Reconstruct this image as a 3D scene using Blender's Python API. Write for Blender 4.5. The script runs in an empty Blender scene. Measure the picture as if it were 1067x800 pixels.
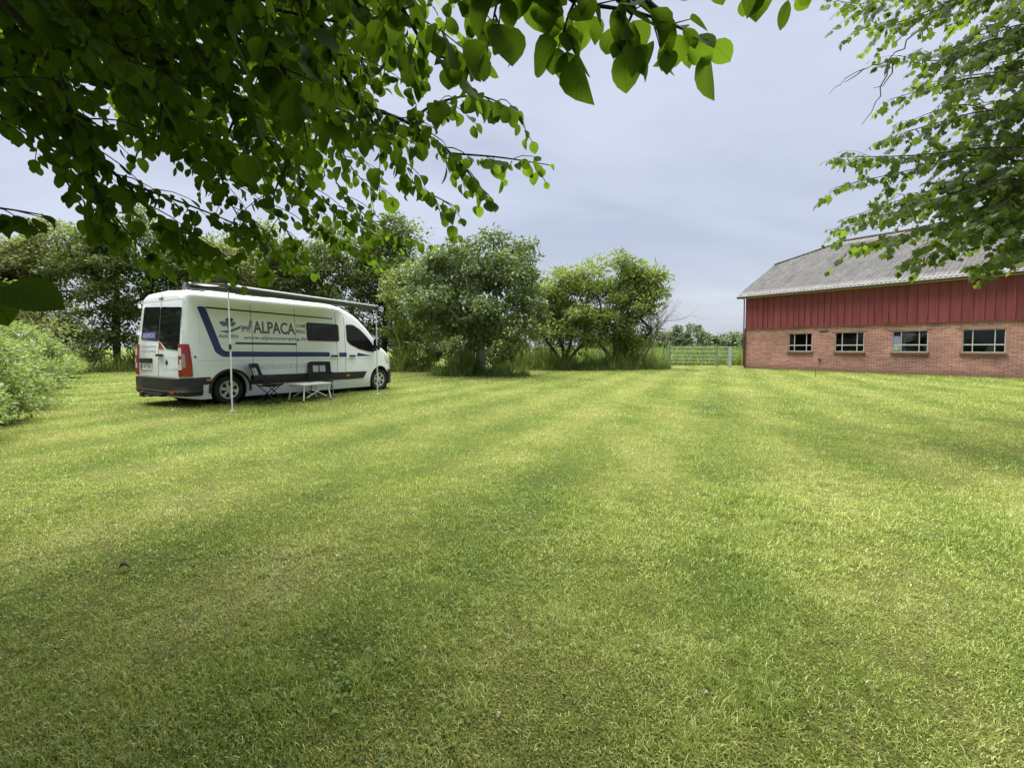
import bpy, bmesh, math
import numpy as np
from mathutils import Matrix, Vector
R = math.radians
rng = np.random.default_rng(7)
S = bpy.context.scene
COL = S.collection

# ------------------------------------------------------------------ camera, light, exposure
FPX, PITCH, HY, EYE = 480.0, R(2.4), 362.0, 1.24
CX, CY = 533.5, HY + FPX * math.tan(PITCH)
cam = bpy.data.cameras.new("camera"); camo = bpy.data.objects.new("camera", cam); COL.objects.link(camo)
camo.location = (0, 0, EYE); camo.rotation_euler = (R(90) - PITCH, 0, 0)
cam.sensor_width = 36; cam.lens = FPX * 36 / 1067; cam.shift_y = -(400 - CY) / 1067
cam.clip_start = 0.05; cam.clip_end = 3000
S.camera = camo
SUN_EL, SUN_AZ = R(74), R(335)          # azimuth clockwise from +Y
w = bpy.data.worlds.new("World"); S.world = w; w.use_nodes = True
def build_world():
    nt = w.node_tree; nt.nodes.clear(); N = nt.nodes.new; L = nt.links.new
    out = N("ShaderNodeOutputWorld"); bg = N("ShaderNodeBackground"); bg.inputs[1].default_value = 0.054
    sky = N("ShaderNodeTexSky"); sky.sky_type = 'NISHITA'; sky.sun_disc = False
    sky.sun_elevation = SUN_EL; sky.sun_rotation = SUN_AZ; sky.dust_density = 3; sky.air_density = 1
    tc = N("ShaderNodeTexCoord"); sep = N("ShaderNodeSeparateXYZ"); L(tc.outputs['Generated'], sep.inputs[0])
    zz = N("ShaderNodeMath"); zz.operation = 'ADD'; zz.inputs[1].default_value = .25; L(sep.outputs[2], zz.inputs[0])
    zm = N("ShaderNodeMath"); zm.operation = 'MAXIMUM'; zm.inputs[1].default_value = .12; L(zz.outputs[0], zm.inputs[0])
    comb = N("ShaderNodeCombineXYZ")
    for i in range(2):
        d = N("ShaderNodeMath"); d.operation = 'DIVIDE'; L(sep.outputs[i], d.inputs[0]); L(zm.outputs[0], d.inputs[1]); L(d.outputs[0], comb.inputs[i])
    mp = N("ShaderNodeMapping"); mp.inputs['Scale'].default_value = (.55, 1.0, 1); mp.inputs['Rotation'].default_value = (0, 0, R(25)); mp.inputs['Location'].default_value = (2.3, .4, 0)
    L(comb.outputs[0], mp.inputs[0])
    n = N("ShaderNodeTexNoise"); n.inputs['Scale'].default_value = 1.5; n.inputs['Detail'].default_value = 7; n.inputs['Roughness'].default_value = .52; n.inputs['Distortion'].default_value = .35
    L(mp.outputs[0], n.inputs['Vector'])
    cr = N("ShaderNodeValToRGB"); cr.color_ramp.elements[0].position = .34; cr.color_ramp.elements[1].position = .68
    cr.color_ramp.elements[0].color = (1.95, 2.12, 2.60, 1); cr.color_ramp.elements[1].color = (2.85, 3.00, 3.48, 1)
    L(n.outputs[0], cr.inputs[0])
    mx = N("ShaderNodeMix"); mx.data_type = 'RGBA'; mx.inputs[0].default_value = .84
    L(sky.outputs[0], mx.inputs[6]); L(cr.outputs[0], mx.inputs[7])
    L(mx.outputs[2], bg.inputs[0]); L(bg.outputs[0], out.inputs[0])
build_world()
sl = bpy.data.lights.new("sun", 'SUN'); slo = bpy.data.objects.new("sun", sl); COL.objects.link(slo)
sl.energy = 3.7; sl.angle = R(70); sl.color = (1, .955, .89)
sd = Vector((math.sin(SUN_AZ) * math.cos(SUN_EL), math.cos(SUN_AZ) * math.cos(SUN_EL), math.sin(SUN_EL)))
slo.rotation_euler = sd.to_track_quat('Z', 'Y').to_euler(); slo.location = (0, 0, 30)
vs = S.view_settings; vs.view_transform = 'Standard'; vs.look = 'None'; vs.gamma = 1; vs.use_curve_mapping = False
vs.exposure = 2.2
S.cycles.max_bounces = 8; S.cycles.transparent_max_bounces = 8; S.cycles.diffuse_bounces = 4
S.cycles.use_denoising = True

# ------------------------------------------------------------------ helpers
def at(px, py, Y):
    xc = (px - CX) / FPX; yc = -(py - CY) / FPX
    d = np.array([xc, math.cos(PITCH) + yc * math.sin(PITCH), -math.sin(PITCH) + yc * math.cos(PITCH)])
    return np.array([0, 0, EYE]) + d * (Y / d[1])

def tag(o, label=None, cat=None, group=None, kind=None):
    if label: o["label"] = label
    if cat: o["category"] = cat
    if group: o["group"] = group
    if kind: o["kind"] = kind
    return o
def empty(name, loc=(0, 0, 0), rz=0.0):
    o = bpy.data.objects.new(name, None); COL.objects.link(o); o.location = loc; o.rotation_euler = (0, 0, rz)
    o.empty_display_size = .2
    return o
def link(name, me, mat, parent=None, smooth=None):
    o = bpy.data.objects.new(name, me); COL.objects.link(o)
    if mat is not None:
        me.materials.append(mat)
    if parent is not None: o.parent = parent
    if smooth is not None:
        me.shade_smooth(); me.set_sharp_from_angle(angle=R(smooth))
    return o
def copy_tree(o, parent=None):
    c = o.copy(); COL.objects.link(c)
    if parent is not None: c.parent = parent
    for ch in list(o.children): copy_tree(ch, c)
    return c

class MB:
    def __init__(s): s.v = []; s.f = []
    def add(s, vs, fs):
        n = len(s.v); s.v += [tuple(map(float, p)) for p in vs]; s.f += [tuple(i + n for i in f) for f in fs]; return s
    def box(s, c, d, rz=0, M=None):
        x, y, z = [k / 2 for k in d]
        P = [(-x, -y, -z), (x, -y, -z), (x, y, -z), (-x, y, -z), (-x, -y, z), (x, -y, z), (x, y, z), (-x, y, z)]
        cr, sr = math.cos(rz), math.sin(rz)
        P = [(c[0] + p[0] * cr - p[1] * sr, c[1] + p[0] * sr + p[1] * cr, c[2] + p[2]) for p in P]
        return s.add(P, [(0, 3, 2, 1), (4, 5, 6, 7), (0, 1, 5, 4), (1, 2, 6, 5), (2, 3, 7, 6), (3, 0, 4, 7)])
    def tube(s, pts, r, n=8, cap=True):
        pts = [np.array(p, float) for p in pts]; m = len(pts)
        rr = [r] * m if np.isscalar(r) else list(r)
        vs, fs = [], []; ref = None
        for i in range(m):
            t = pts[min(i + 1, m - 1)] - pts[max(i - 1, 0)]; t = t / (np.linalg.norm(t) + 1e-9)
            if ref is None:
                ref = np.array([0, 0, 1.]) if abs(t[2]) < .9 else np.array([1., 0, 0])
            u = np.cross(t, ref); u /= np.linalg.norm(u) + 1e-9; v = np.cross(t, u); ref = -np.cross(t, u) if False else ref
            for k in range(n):
                a = 2 * math.pi * k / n
                vs.append(pts[i] + rr[i] * (u * math.cos(a) + v * math.sin(a)))
        for i in range(m - 1):
            for k in range(n):
                a, b = i * n + k, i * n + (k + 1) % n
                fs.append((a, b, b + n, a + n))
        if cap:
            fs.append(tuple(range(n))[::-1]); fs.append(tuple((m - 1) * n + k for k in range(n)))
        return s.add(vs, fs)
    def lathe(s, prof, c, axis='y', n=24):
        vs, fs = [], []
        for (r, h) in prof:
            for k in range(n):
                a = 2 * math.pi * k / n
                if axis == 'y': vs.append((c[0] + r * math.cos(a), c[1] + h, c[2] + r * math.sin(a)))
                else: vs.append((c[0] + r * math.cos(a), c[1] + r * math.sin(a), c[2] + h))
        for i in range(len(prof) - 1):
            for k in range(n):
                a, b = i * n + k, i * n + (k + 1) % n
                fs.append((a, b, b + n, a + n))
        return s.add(vs, fs)
    def sphere(s, c, r, n=10):
        prof = [(max(1e-4, math.sin(math.pi * i / 8)) , -math.cos(math.pi * i / 8)) for i in range(9)]
        rr = (r, r, r) if np.isscalar(r) else r
        k = len(s.v); s.lathe(prof, (0, 0, 0), 'z', n)
        s.v[k:] = [(c[0] + p[0] * rr[0], c[1] + p[1] * rr[1], c[2] + p[2] * rr[2]) for p in s.v[k:]]
        return s
    def build(s, name, mat, parent=None, smooth=None, bevel=0):
        me = bpy.data.meshes.new(name); me.from_pydata(s.v, [], s.f); me.update()
        bm = bmesh.new(); bm.from_mesh(me); bmesh.ops.recalc_face_normals(bm, faces=bm.faces)
        if bevel:
            es = [e for e in bm.edges if len(e.link_faces) == 2 and e.calc_face_angle(0) > .6]
            bmesh.ops.bevel(bm, geom=es, offset=bevel, segments=2, affect='EDGES', clamp_overlap=True)
        bm.to_mesh(me); bm.free()
        return link(name, me, mat, parent, smooth)

def np_mesh(name, V, loops, starts, mat, parent=None, rnd=None, uv=None, smooth=False):
    """V (n,3); loops flat vertex indices; starts per-face loop start"""
    me = bpy.data.meshes.new(name)
    me.vertices.add(len(V)); me.vertices.foreach_set("co", np.ascontiguousarray(V, dtype=np.float32).ravel())
    me.loops.add(len(loops)); me.loops.foreach_set("vertex_index", np.ascontiguousarray(loops, dtype=np.int32))
    me.polygons.add(len(starts)); me.polygons.foreach_set("loop_start", np.ascontiguousarray(starts, dtype=np.int32))
    if rnd is not None:
        a = me.attributes.new("rnd", 'FLOAT', 'FACE'); a.data.foreach_set("value", np.ascontiguousarray(rnd, dtype=np.float32))
    me.update(calc_edges=True)
    if uv is not None:
        u = me.uv_layers.new(name="UVMap"); u.data.foreach_set("uv", np.ascontiguousarray(uv, dtype=np.float32).ravel())
    if smooth: me.shade_smooth()
    return link(name, me, mat, parent)

# ------------------------------------------------------------------ materials
def mat_new(name):
    m = bpy.data.materials.new(name); m.use_nodes = True; nt = m.node_tree
    return m, nt, nt.nodes["Principled BSDF"], nt.nodes["Material Output"]
def pmat(name, col, rough=.5, metal=0, noise=0, nscale=8, bump=0, bscale=60, spec=.5, coat=0):
    m, nt, p, out = mat_new(name); N = nt.nodes.new; L = nt.links.new
    p.inputs['Base Color'].default_value = (*col, 1); p.inputs['Roughness'].default_value = rough; p.inputs['Metallic'].default_value = metal
    p.inputs['Specular IOR Level'].default_value = spec; p.inputs['Coat Weight'].default_value = coat
    tc = N("ShaderNodeTexCoord")
    if noise:
        n = N("ShaderNodeTexNoise"); n.inputs['Scale'].default_value = nscale; n.inputs['Detail'].default_value = 6; L(tc.outputs['Object'], n.inputs['Vector'])
        mx = N("ShaderNodeMix"); mx.data_type = 'RGBA'
        mx.inputs[6].default_value = (*[c * (1 - noise) for c in col], 1); mx.inputs[7].default_value = (*[min(1, c * (1 + noise)) for c in col], 1)
        L(n.outputs[0], mx.inputs[0]); L(mx.outputs[2], p.inputs['Base Color'])
    if bump:
        b = N("ShaderNodeTexNoise"); b.inputs['Scale'].default_value = bscale; b.inputs['Detail'].default_value = 4; L(tc.outputs['Object'], b.inputs['Vector'])
        bp = N("ShaderNodeBump"); bp.inputs['Strength'].default_value = bump; bp.inputs['Distance'].default_value = .02; L(b.outputs[0], bp.inputs['Height']); L(bp.outputs[0], p.inputs['Normal'])
    return m
def leaf_mat(name, dark, light, trans, tw=.45, rough=.45, gloss=.25, veins=False, nscale=.6, pale=None):
    """dark/light: range of leaf colours between leaves; trans: colour of light through the leaf"""
    m, nt, p, out = mat_new(name); N = nt.nodes.new; L = nt.links.new
    nt.nodes.remove(p)
    at_ = N("ShaderNodeAttribute"); at_.attribute_name = "rnd"
    tc = N("ShaderNodeTexCoord"); n = N("ShaderNodeTexNoise"); n.inputs['Scale'].default_value = nscale; n.inputs['Detail'].default_value = 2
    L(tc.outputs['Object'], n.inputs['Vector'])
    ad = N("ShaderNodeMath"); ad.operation = 'MULTIPLY_ADD'; ad.inputs[1].default_value = .55; L(at_.outputs['Fac'], ad.inputs[0])
    n2 = N("ShaderNodeMath"); n2.operation = 'MULTIPLY_ADD'; n2.inputs[1].default_value = 1.3; n2.inputs[2].default_value = -.42; L(n.outputs[0], n2.inputs[0]); L(n2.outputs[0], ad.inputs[2])
    cr = N("ShaderNodeValToRGB"); e = cr.color_ramp.elements; e[0].position = 0; e[1].position = 1
    e[0].color = (*dark, 1); e[1].color = (*light, 1)
    if pale: x = cr.color_ramp.elements.new(.97); x.color = (*light, 1); e[-1].color = (*pale, 1)
    L(ad.outputs[0], cr.inputs[0])
    col = cr.outputs[0]
    df = N("ShaderNodeBsdfDiffuse"); tr = N("ShaderNodeBsdfTranslucent"); gl = N("ShaderNodeBsdfGlossy"); gl.inputs['Roughness'].default_value = rough
    gl.inputs['Color'].default_value = (.75, .8, .75, 1)
    tm = N("ShaderNodeMix"); tm.data_type = 'RGBA'; tm.blend_type = 'MULTIPLY'; tm.inputs[0].default_value = 0.0
    tm.inputs[6].default_value = (*trans, 1)
    hv = N("ShaderNodeHueSaturation"); hv.inputs['Color'].default_value = (*trans, 1)
    vv = N("ShaderNodeMath"); vv.operation = 'MULTIPLY_ADD'; vv.inputs[1].default_value = .7; vv.inputs[2].default_value = .65; L(at_.outputs['Fac'], vv.inputs[0]); L(vv.outputs[0], hv.inputs['Value'])
    tcol = hv.outputs[0]
    if veins:
        uv = N("ShaderNodeUVMap"); sp = N("ShaderNodeSeparateXYZ"); L(uv.outputs[0], sp.inputs[0])
        ab = N("ShaderNodeMath"); ab.operation = 'ABSOLUTE'; L(sp.outputs[0], ab.inputs[0])
        k1 = N("ShaderNodeMath"); k1.operation = 'MULTIPLY_ADD'; k1.inputs[1].default_value = -.75; L(ab.outputs[0], k1.inputs[0]); L(sp.outputs[1], k1.inputs[2])
        k2 = N("ShaderNodeMath"); k2.operation = 'MULTIPLY'; k2.inputs[1].default_value = 9.0; L(k1.outputs[0], k2.inputs[0])
        k3 = N("ShaderNodeMath"); k3.operation = 'PINGPONG'; k3.inputs[1].default_value = .5; L(k2.outputs[0], k3.inputs[0])
        lat = N("ShaderNodeMath"); lat.operation = 'LESS_THAN'; lat.inputs[1].default_value = .075; L(k3.outputs[0], lat.inputs[0])
        mid = N("ShaderNodeMath"); mid.operation = 'LESS_THAN'; mid.inputs[1].default_value = .018; L(ab.outputs[0], mid.inputs[0])
        mxv = N("ShaderNodeMath"); mxv.operation = 'MAXIMUM'; L(lat.outputs[0], mxv.inputs[0]); L(mid.outputs[0], mxv.inputs[1])
        dk = N("ShaderNodeMix"); dk.data_type = 'RGBA'; dk.blend_type = 'MULTIPLY'; dk.inputs[7].default_value = (.62, .68, .5, 1)
        hf = N("ShaderNodeMath"); hf.operation = 'MULTIPLY'; hf.inputs[1].default_value = .7; L(mxv.outputs[0], hf.inputs[0]); L(hf.outputs[0], dk.inputs[0]); L(tcol, dk.inputs[6])
        tcol = dk.outputs[2]
        bp = N("ShaderNodeBump"); bp.inputs['Strength'].default_value = .5; bp.inputs['Distance'].default_value = .002; L(k3.outputs[0], bp.inputs['Height'])
        for b in (df, gl): L(bp.outputs[0], b.inputs['Normal'])
    L(col, df.inputs[0]); L(tcol, tr.inputs[0])
    m1 = N("ShaderNodeMixShader"); m1.inputs[0].default_value = tw; L(df.outputs[0], m1.inputs[1]); L(tr.outputs[0], m1.inputs[2])
    lw = N("ShaderNodeLayerWeight"); lw.inputs[0].default_value = .35
    fm = N("ShaderNodeMath"); fm.operation = 'MULTIPLY'; fm.inputs[1].default_value = gloss; L(lw.outputs['Facing'], fm.inputs[0])
    m2 = N("ShaderNodeMixShader"); L(fm.outputs[0], m2.inputs[0]); L(m1.outputs[0], m2.inputs[1]); L(gl.outputs[0], m2.inputs[2])
    L(m2.outputs[0], out.inputs[0])
    return m
def bark_mat(name, a, b, sc=9):
    m, nt, p, out = mat_new(name); N = nt.nodes.new; L = nt.links.new
    tc = N("ShaderNodeTexCoord"); mp = N("ShaderNodeMapping"); mp.inputs['Scale'].default_value = (1, 1, .25); L(tc.outputs['Object'], mp.inputs[0])
    n = N("ShaderNodeTexNoise"); n.inputs['Scale'].default_value = sc; n.inputs['Detail'].default_value = 8; n.inputs['Roughness'].default_value = .7; L(mp.outputs[0], n.inputs['Vector'])
    cr = N("ShaderNodeValToRGB"); cr.color_ramp.elements[0].position = .35; cr.color_ramp.elements[1].position = .7
    cr.color_ramp.elements[0].color = (*a, 1); cr.color_ramp.elements[1].color = (*b, 1); L(n.outputs[0], cr.inputs[0]); L(cr.outputs[0], p.inputs['Base Color'])
    bp = N("ShaderNodeBump"); bp.inputs['Strength'].default_value = .8; bp.inputs['Distance'].default_value = .03; L(n.outputs[0], bp.inputs['Height']); L(bp.outputs[0], p.inputs['Normal'])
    p.inputs['Roughness'].default_value = .9
    return m

def grass_colour(nt, rnd_socket=None, soil=False):
    """colour of the mown grass: mottled green and straw-yellow patches with faint mowing lanes (world position)"""
    N = nt.nodes.new; L = nt.links.new
    geo = N("ShaderNodeNewGeometry")
    def noise(sc, det, ro, loc=(0, 0, 0), scale=(1, 1, 1), rz=0):
        mp = N("ShaderNodeMapping"); mp.inputs['Location'].default_value = loc; mp.inputs['Scale'].default_value = scale; mp.inputs['Rotation'].default_value = (0, 0, rz)
        L(geo.outputs['Position'], mp.inputs[0])
        n = N("ShaderNodeTexNoise"); n.inputs['Scale'].default_value = sc; n.inputs['Detail'].default_value = det; n.inputs['Roughness'].default_value = ro; L(mp.outputs[0], n.inputs['Vector'])
        return n.outputs[0]
    big = noise(.32, 5, .6, (3, 1, 0)); mid = noise(1.5, 5, .65, (9, 2, 0)); lane = noise(.9, 3, .5, (0, 0, 0), (1, .11, 1), R(-32)); fine = noise(14, 3, .6)
    def ma(a, k, c):
        n = N("ShaderNodeMath"); n.operation = 'MULTIPLY_ADD'; L(a, n.inputs[0]); n.inputs[1].default_value = k
        if isinstance(c, float): n.inputs[2].default_value = c
        else: L(c, n.inputs[2])
        return n.outputs[0]
    f = ma(big, .60, -.52); f = ma(mid, .58, f); f = ma(lane, .40, f); f = ma(fine, .35, f)
    lm = N("ShaderNodeMapping"); lm.inputs['Rotation'].default_value = (0, 0, R(24)); L(geo.outputs['Position'], lm.inputs[0])
    wv = N("ShaderNodeTexWave"); wv.inputs['Scale'].default_value = .21; wv.inputs['Distortion'].default_value = 1.6; wv.inputs['Detail'].default_value = 2; wv.inputs['Detail Scale'].default_value = .4; L(lm.outputs[0], wv.inputs['Vector'])
    f = ma(wv.outputs['Fac'], .16, f)
    if rnd_socket is not None: f = ma(rnd_socket, .42, f)
    add = N("ShaderNodeMath"); add.operation = 'ADD'; add.inputs[1].default_value = -.20 if rnd_socket is not None else 0.0; L(f, add.inputs[0])
    cr = N("ShaderNodeValToRGB"); e = cr.color_ramp.elements
    e[0].position = .12; e[0].color = (.070, .145, .018, 1); e[1].position = 1.0; e[1].color = (.41, .41, .18, 1)
    x = e.new(.42); x.color = (.185, .258, .034, 1); x = e.new(.66); x.color = (.318, .368, .080, 1)
    L(add.outputs[0], cr.inputs[0])
    return cr.outputs[0], fine, mid

def make_ground_mat():
    m, nt, p, out = mat_new("lawn_ground"); N = nt.nodes.new; L = nt.links.new
    c, fine, mid = grass_colour(nt)
    geo = N("ShaderNodeNewGeometry")
    n = N("ShaderNodeTexNoise"); n.inputs['Scale'].default_value = 110; n.inputs['Detail'].default_value = 6; n.inputs['Roughness'].default_value = .7; L(geo.outputs['Position'], n.inputs['Vector'])
    # thatch and soil between the blades, in the small hollows
    cr = N("ShaderNodeValToRGB"); cr.color_ramp.elements[0].position = .40; cr.color_ramp.elements[1].position = .68; L(n.outputs[0], cr.inputs[0])
    mx = N("ShaderNodeMix"); mx.data_type = 'RGBA'; L(cr.outputs[0], mx.inputs[0]); mx.inputs[6].default_value = (.030, .030, .012, 1); L(c, mx.inputs[7])
    L(mx.outputs[2], p.inputs['Base Color']); p.inputs['Roughness'].default_value = .95; p.inputs['Specular IOR Level'].default_value = .1
    bp = N("ShaderNodeBump"); bp.inputs['Strength'].default_value = .9; bp.inputs['Distance'].default_value = .05; L(n.outputs[0], bp.inputs['Height']); L(bp.outputs[0], p.inputs['Normal'])
    return m
def make_blade_mat(name="lawn_blades"):
    m, nt, p, out = mat_new(name); N = nt.nodes.new; L = nt.links.new
    nt.nodes.remove(p)
    a = N("ShaderNodeAttribute"); a.attribute_name = "rnd"
    c, fine, mid = grass_colour(nt, a.outputs['Fac'])
    df = N("ShaderNodeBsdfDiffuse"); tr = N("ShaderNodeBsdfTranslucent"); gl = N("ShaderNodeBsdfGlossy"); gl.inputs['Roughness'].default_value = .45
    L(c, df.inputs[0]); L(c, tr.inputs[0])
    m1 = N("ShaderNodeMixShader"); m1.inputs[0].default_value = .35; L(df.outputs[0], m1.inputs[1]); L(tr.outputs[0], m1.inputs[2])
    m2 = N("ShaderNodeMixShader"); m2.inputs[0].default_value = .04; L(m1.outputs[0], m2.inputs[1]); L(gl.outputs[0], m2.inputs[2])
    L(m2.outputs[0], out.inputs[0])
    return m

M = {}
M['white'] = pmat('white_van_paint', (.78, .82, .87), .2, noise=.05, nscale=2.0, coat=.6)
M['black_plastic'] = pmat('black_plastic', (.018, .018, .02), .55, noise=.25, nscale=30)
M['rubber'] = pmat('tyre_rubber', (.016, .016, .017), .8, noise=.3, nscale=25)
M['silver'] = pmat('wheel_silver', (.55, .56, .58), .35, .6)
M['glass'] = pmat('dark_van_glass', (.008, .010, .011), .05, spec=.4)
M['navy'] = pmat('navy_vinyl', (.012, .032, .14), .35)
M['greyink'] = pmat('grey_vinyl', (.13, .13, .18), .5)
M['darkline'] = pmat('dark_vinyl', (.014, .015, .025), .45)
M['bluegrey'] = pmat('blue_grey_vinyl', (.13, .16, .27), .5)
M['purple'] = pmat('purple_vinyl', (.30, .25, .46), .5)
M['purple_deep'] = pmat('purple_sticker', (.12, .09, .36), .5)
M['palegrey'] = pmat('pale_grey_vinyl', (.42, .42, .52), .5)
M['seam'] = pmat('panel_gap', (.10, .11, .12), .7)
M['seamlight'] = pmat('panel_crease', (.52, .55, .57), .4)
M['red'] = pmat('red_lens', (.28, .010, .014), .15, noise=.15, nscale=40, coat=.5)
M['clear'] = pmat('clear_lens', (.62, .58, .55), .12, noise=.15, nscale=60, coat=.5)
M['smoke'] = pmat('smoked_lens', (.30, .24, .22), .15, coat=.5)
M['amber'] = pmat('amber_lens', (.65, .22, .03), .2)
M['awning_grey'] = pmat('awning_metal', (.055, .062, .070), .42, .2, noise=.1, nscale=6)
M['fabric'] = pmat('awning_fabric', (.34, .35, .36), .8, noise=.08, nscale=20)
M['alu'] = pmat('white_metal_tube', (.62, .63, .63), .35, .1)
M['plate'] = pmat('plate_white', (.72, .73, .70), .5)
M['black_cloth'] = pmat('black_fabric', (.012, .012, .013), .75, noise=.3, nscale=60)
M['chair_tube'] = pmat('black_tube', (.02, .02, .022), .4, .3)
M['mesh_pane'] = pmat('pale_mesh', (.50, .52, .54), .7, noise=.1, nscale=80)
M['table_white'] = pmat('table_white', (.56, .57, .57), .4, noise=.05, nscale=10)
M['bark'] = bark_mat('bark_dark', (.022, .018, .014), (.075, .065, .052))
M['bark_grey'] = bark_mat('bark_grey', (.10, .095, .085), (.27, .255, .23))
M['twig'] = bark_mat('bark_twig', (.012, .010, .008), (.045, .036, .026), 30)

# ------------------------------------------------------------------ ground
def gz(x, y):
    x = np.asarray(x, float); y = np.asarray(y, float)
    r = np.hypot(x, y)
    z = .012 * np.sin(x * 1.3 + .6 * np.sin(y * .9)) * np.sin(y * 1.1 + 1) + .010 * np.sin(x * 3.1 + y * 1.7) * np.cos(y * 2.6 - x * .8)
    z = z * np.clip(1.2 - r / 20, 0, 1)
    z = z - .03 * np.exp(-(((x + 3.9) / 2.0) ** 2 + ((y - 13.8) / 2.0) ** 2))
    return z
def make_ground():
    xs = np.unique(np.concatenate([np.linspace(-14, 14, 141), np.linspace(-45, 45, 61), [-900, -500, -300, -200, -140, -100, -70, 70, 100, 140, 200, 300, 500, 900]]))
    ys = np.unique(np.concatenate([np.linspace(-4, 16, 101), np.linspace(-20, 50, 41), [-900, -400, -200, -100, -50, 70, 100, 150, 220, 330, 500, 900]]))
    X, Y = np.meshgrid(xs, ys); V = np.stack([X, Y, gz(X, Y)], -1).reshape(-1, 3)
    nx, ny = len(xs), len(ys)
    i = (np.arange(ny - 1)[:, None] * nx + np.arange(nx - 1)[None]).ravel()
    F = np.stack([i, i + 1, i + nx + 1, i + nx], 1)
    o = np_mesh("lawn", V, F.ravel(), np.arange(len(F)) * 4, make_ground_mat(), smooth=True)
    tag(o, kind="structure")
make_ground()

# value noise on the plane for clumping
_tab = rng.random((256, 256))
def vnoise(x, y, sc):
    x = np.asarray(x) * sc; y = np.asarray(y) * sc
    xi = np.floor(x).astype(int); yi = np.floor(y).astype(int); fx = x - xi; fy = y - yi
    fx = fx * fx * (3 - 2 * fx); fy = fy * fy * (3 - 2 * fy)
    g = lambda a, b: _tab[a % 256, b % 256]
    return (g(xi, yi) * (1 - fx) + g(xi + 1, yi) * fx) * (1 - fy) + (g(xi, yi + 1) * (1 - fx) + g(xi + 1, yi + 1) * fx) * fy

def blades(P, h, wd, lean, segs=2, rnd=None):
    """grass blades as tapering strips rooted at P; returns V, loops, starts, rnd"""
    n = len(P); az = rng.random(n) * 2 * np.pi; fa = az + rng.normal(0, .5, n) + np.pi / 2
    d = np.stack([np.cos(az), np.sin(az), np.zeros(n)], 1); sd_ = np.stack([np.cos(fa), np.sin(fa), np.zeros(n)], 1)
    up = np.array([0, 0, 1.])
    h = h[:, None]; wd = wd[:, None]; lean = lean[:, None]
    if segs == 1:
        tip = P + up * h * np.cos(lean) + d * h * np.sin(lean)
        V = np.stack([P - sd_ * wd / 2, P + sd_ * wd / 2, tip], 1).reshape(-1, 3)
        return V, np.arange(3 * n), np.arange(n) * 3, rnd
    l1 = lean * .6; l2 = lean * 1.25
    mid = P + up * h * .55 * np.cos(l1) + d * h * .55 * np.sin(l1)
    tip = mid + up * h * .45 * np.cos(l2) + d * h * .45 * np.sin(l2)
    V = np.stack([P - sd_ * wd / 2, P + sd_ * wd / 2, mid + sd_ * wd * .4, mid - sd_ * wd * .4, tip], 1).reshape(-1, 3)
    b = np.arange(n)[:, None] * 5
    L_ = (b + np.array([[0, 1, 2, 3, 3, 2, 4]])).ravel()
    st = (np.arange(n)[:, None] * 7 + np.array([[0, 4]])).ravel()
    return V, L_, st, np.repeat(rnd, 2)
def merge(parts):
    V, Lp, St, Rn = [], [], [], []; nv = nl = 0
    for v, l, s, r in parts:
        V.append(v); Lp.append(l + nv); St.append(s + nl); Rn.append(r); nv += len(v); nl += len(l)
    return np.concatenate(V), np.concatenate(Lp), np.concatenate(St), np.concatenate(Rn)

def lawn_grass():
    parts = []
    def zone(y0, y1, dens, hh, ww, segs, spread=1.28):
        # uniform over a fan in front of the camera
        n = int(dens * 2 * (spread * (y1 * y1 - y0 * y0) / 2 + 1.6 * (y1 - y0)))
        t_ = rng.random(n * 2) * (y1 - y0) + y0; t_ = t_[rng.random(n * 2) < (spread * t_ + 1.6) / (spread * y1 + 1.6)][:n]; n = len(t_)
        y = t_; x = (rng.random(n) * 2 - 1) * (spread * y + 1.6)
        c = vnoise(x, y, 15.0) * .5 + vnoise(x + 30, y + 11, 5.0) * .35 + vnoise(x + 7, y + 3, 1.3) * .3 - .07
        k = rng.random(n) < np.clip((c - .22) * 3.2, .28, 1)
        x, y, c = x[k], y[k], c[k]; n = len(x)
        P = np.stack([x, y, gz(x, y) - .004], 1)
        h = hh * (.30 + 1.0 * c) * rng.lognormal(0, .30, n); lean = np.abs(rng.normal(.78, .40, n))
        h = h * (1 + .7 * np.clip((vnoise(x + 90, y + 40, 2.4) * .6 + vnoise(x + 9, y + 77, 7) * .4 - .60) * 6, 0, 1))
        flat = rng.random(n) < .10; lean[flat] = 1.42
        rnd = np.clip(rng.normal(.45, .30 if y1 < 5 else .20, n), 0, 1.2); rnd[flat] = rng.uniform(.5, 1.3, flat.sum())
        parts.append(blades(P, h, ww * rng.lognormal(0, .25, n), lean, segs, rnd))
    zone(.6, 2.4, 30000, .027, .0025, 2)
    zone(2.4, 4.2, 16000, .030, .0038, 2)
    zone(4.2, 8, 7500, .033, .0055, 1)
    zone(8, 15, 1900, .040, .010, 1)
    zone(15, 26, 380, .045, .020, 1, 1.15)
    V, Lp, St, Rn = merge(parts)
    o = np_mesh("lawn_grass", V, Lp, St, make_blade_mat(), rnd=Rn)
    tag(o, "short mown yellow green grass covering the whole lawn", "grass", kind="stuff")
lawn_grass()

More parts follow.
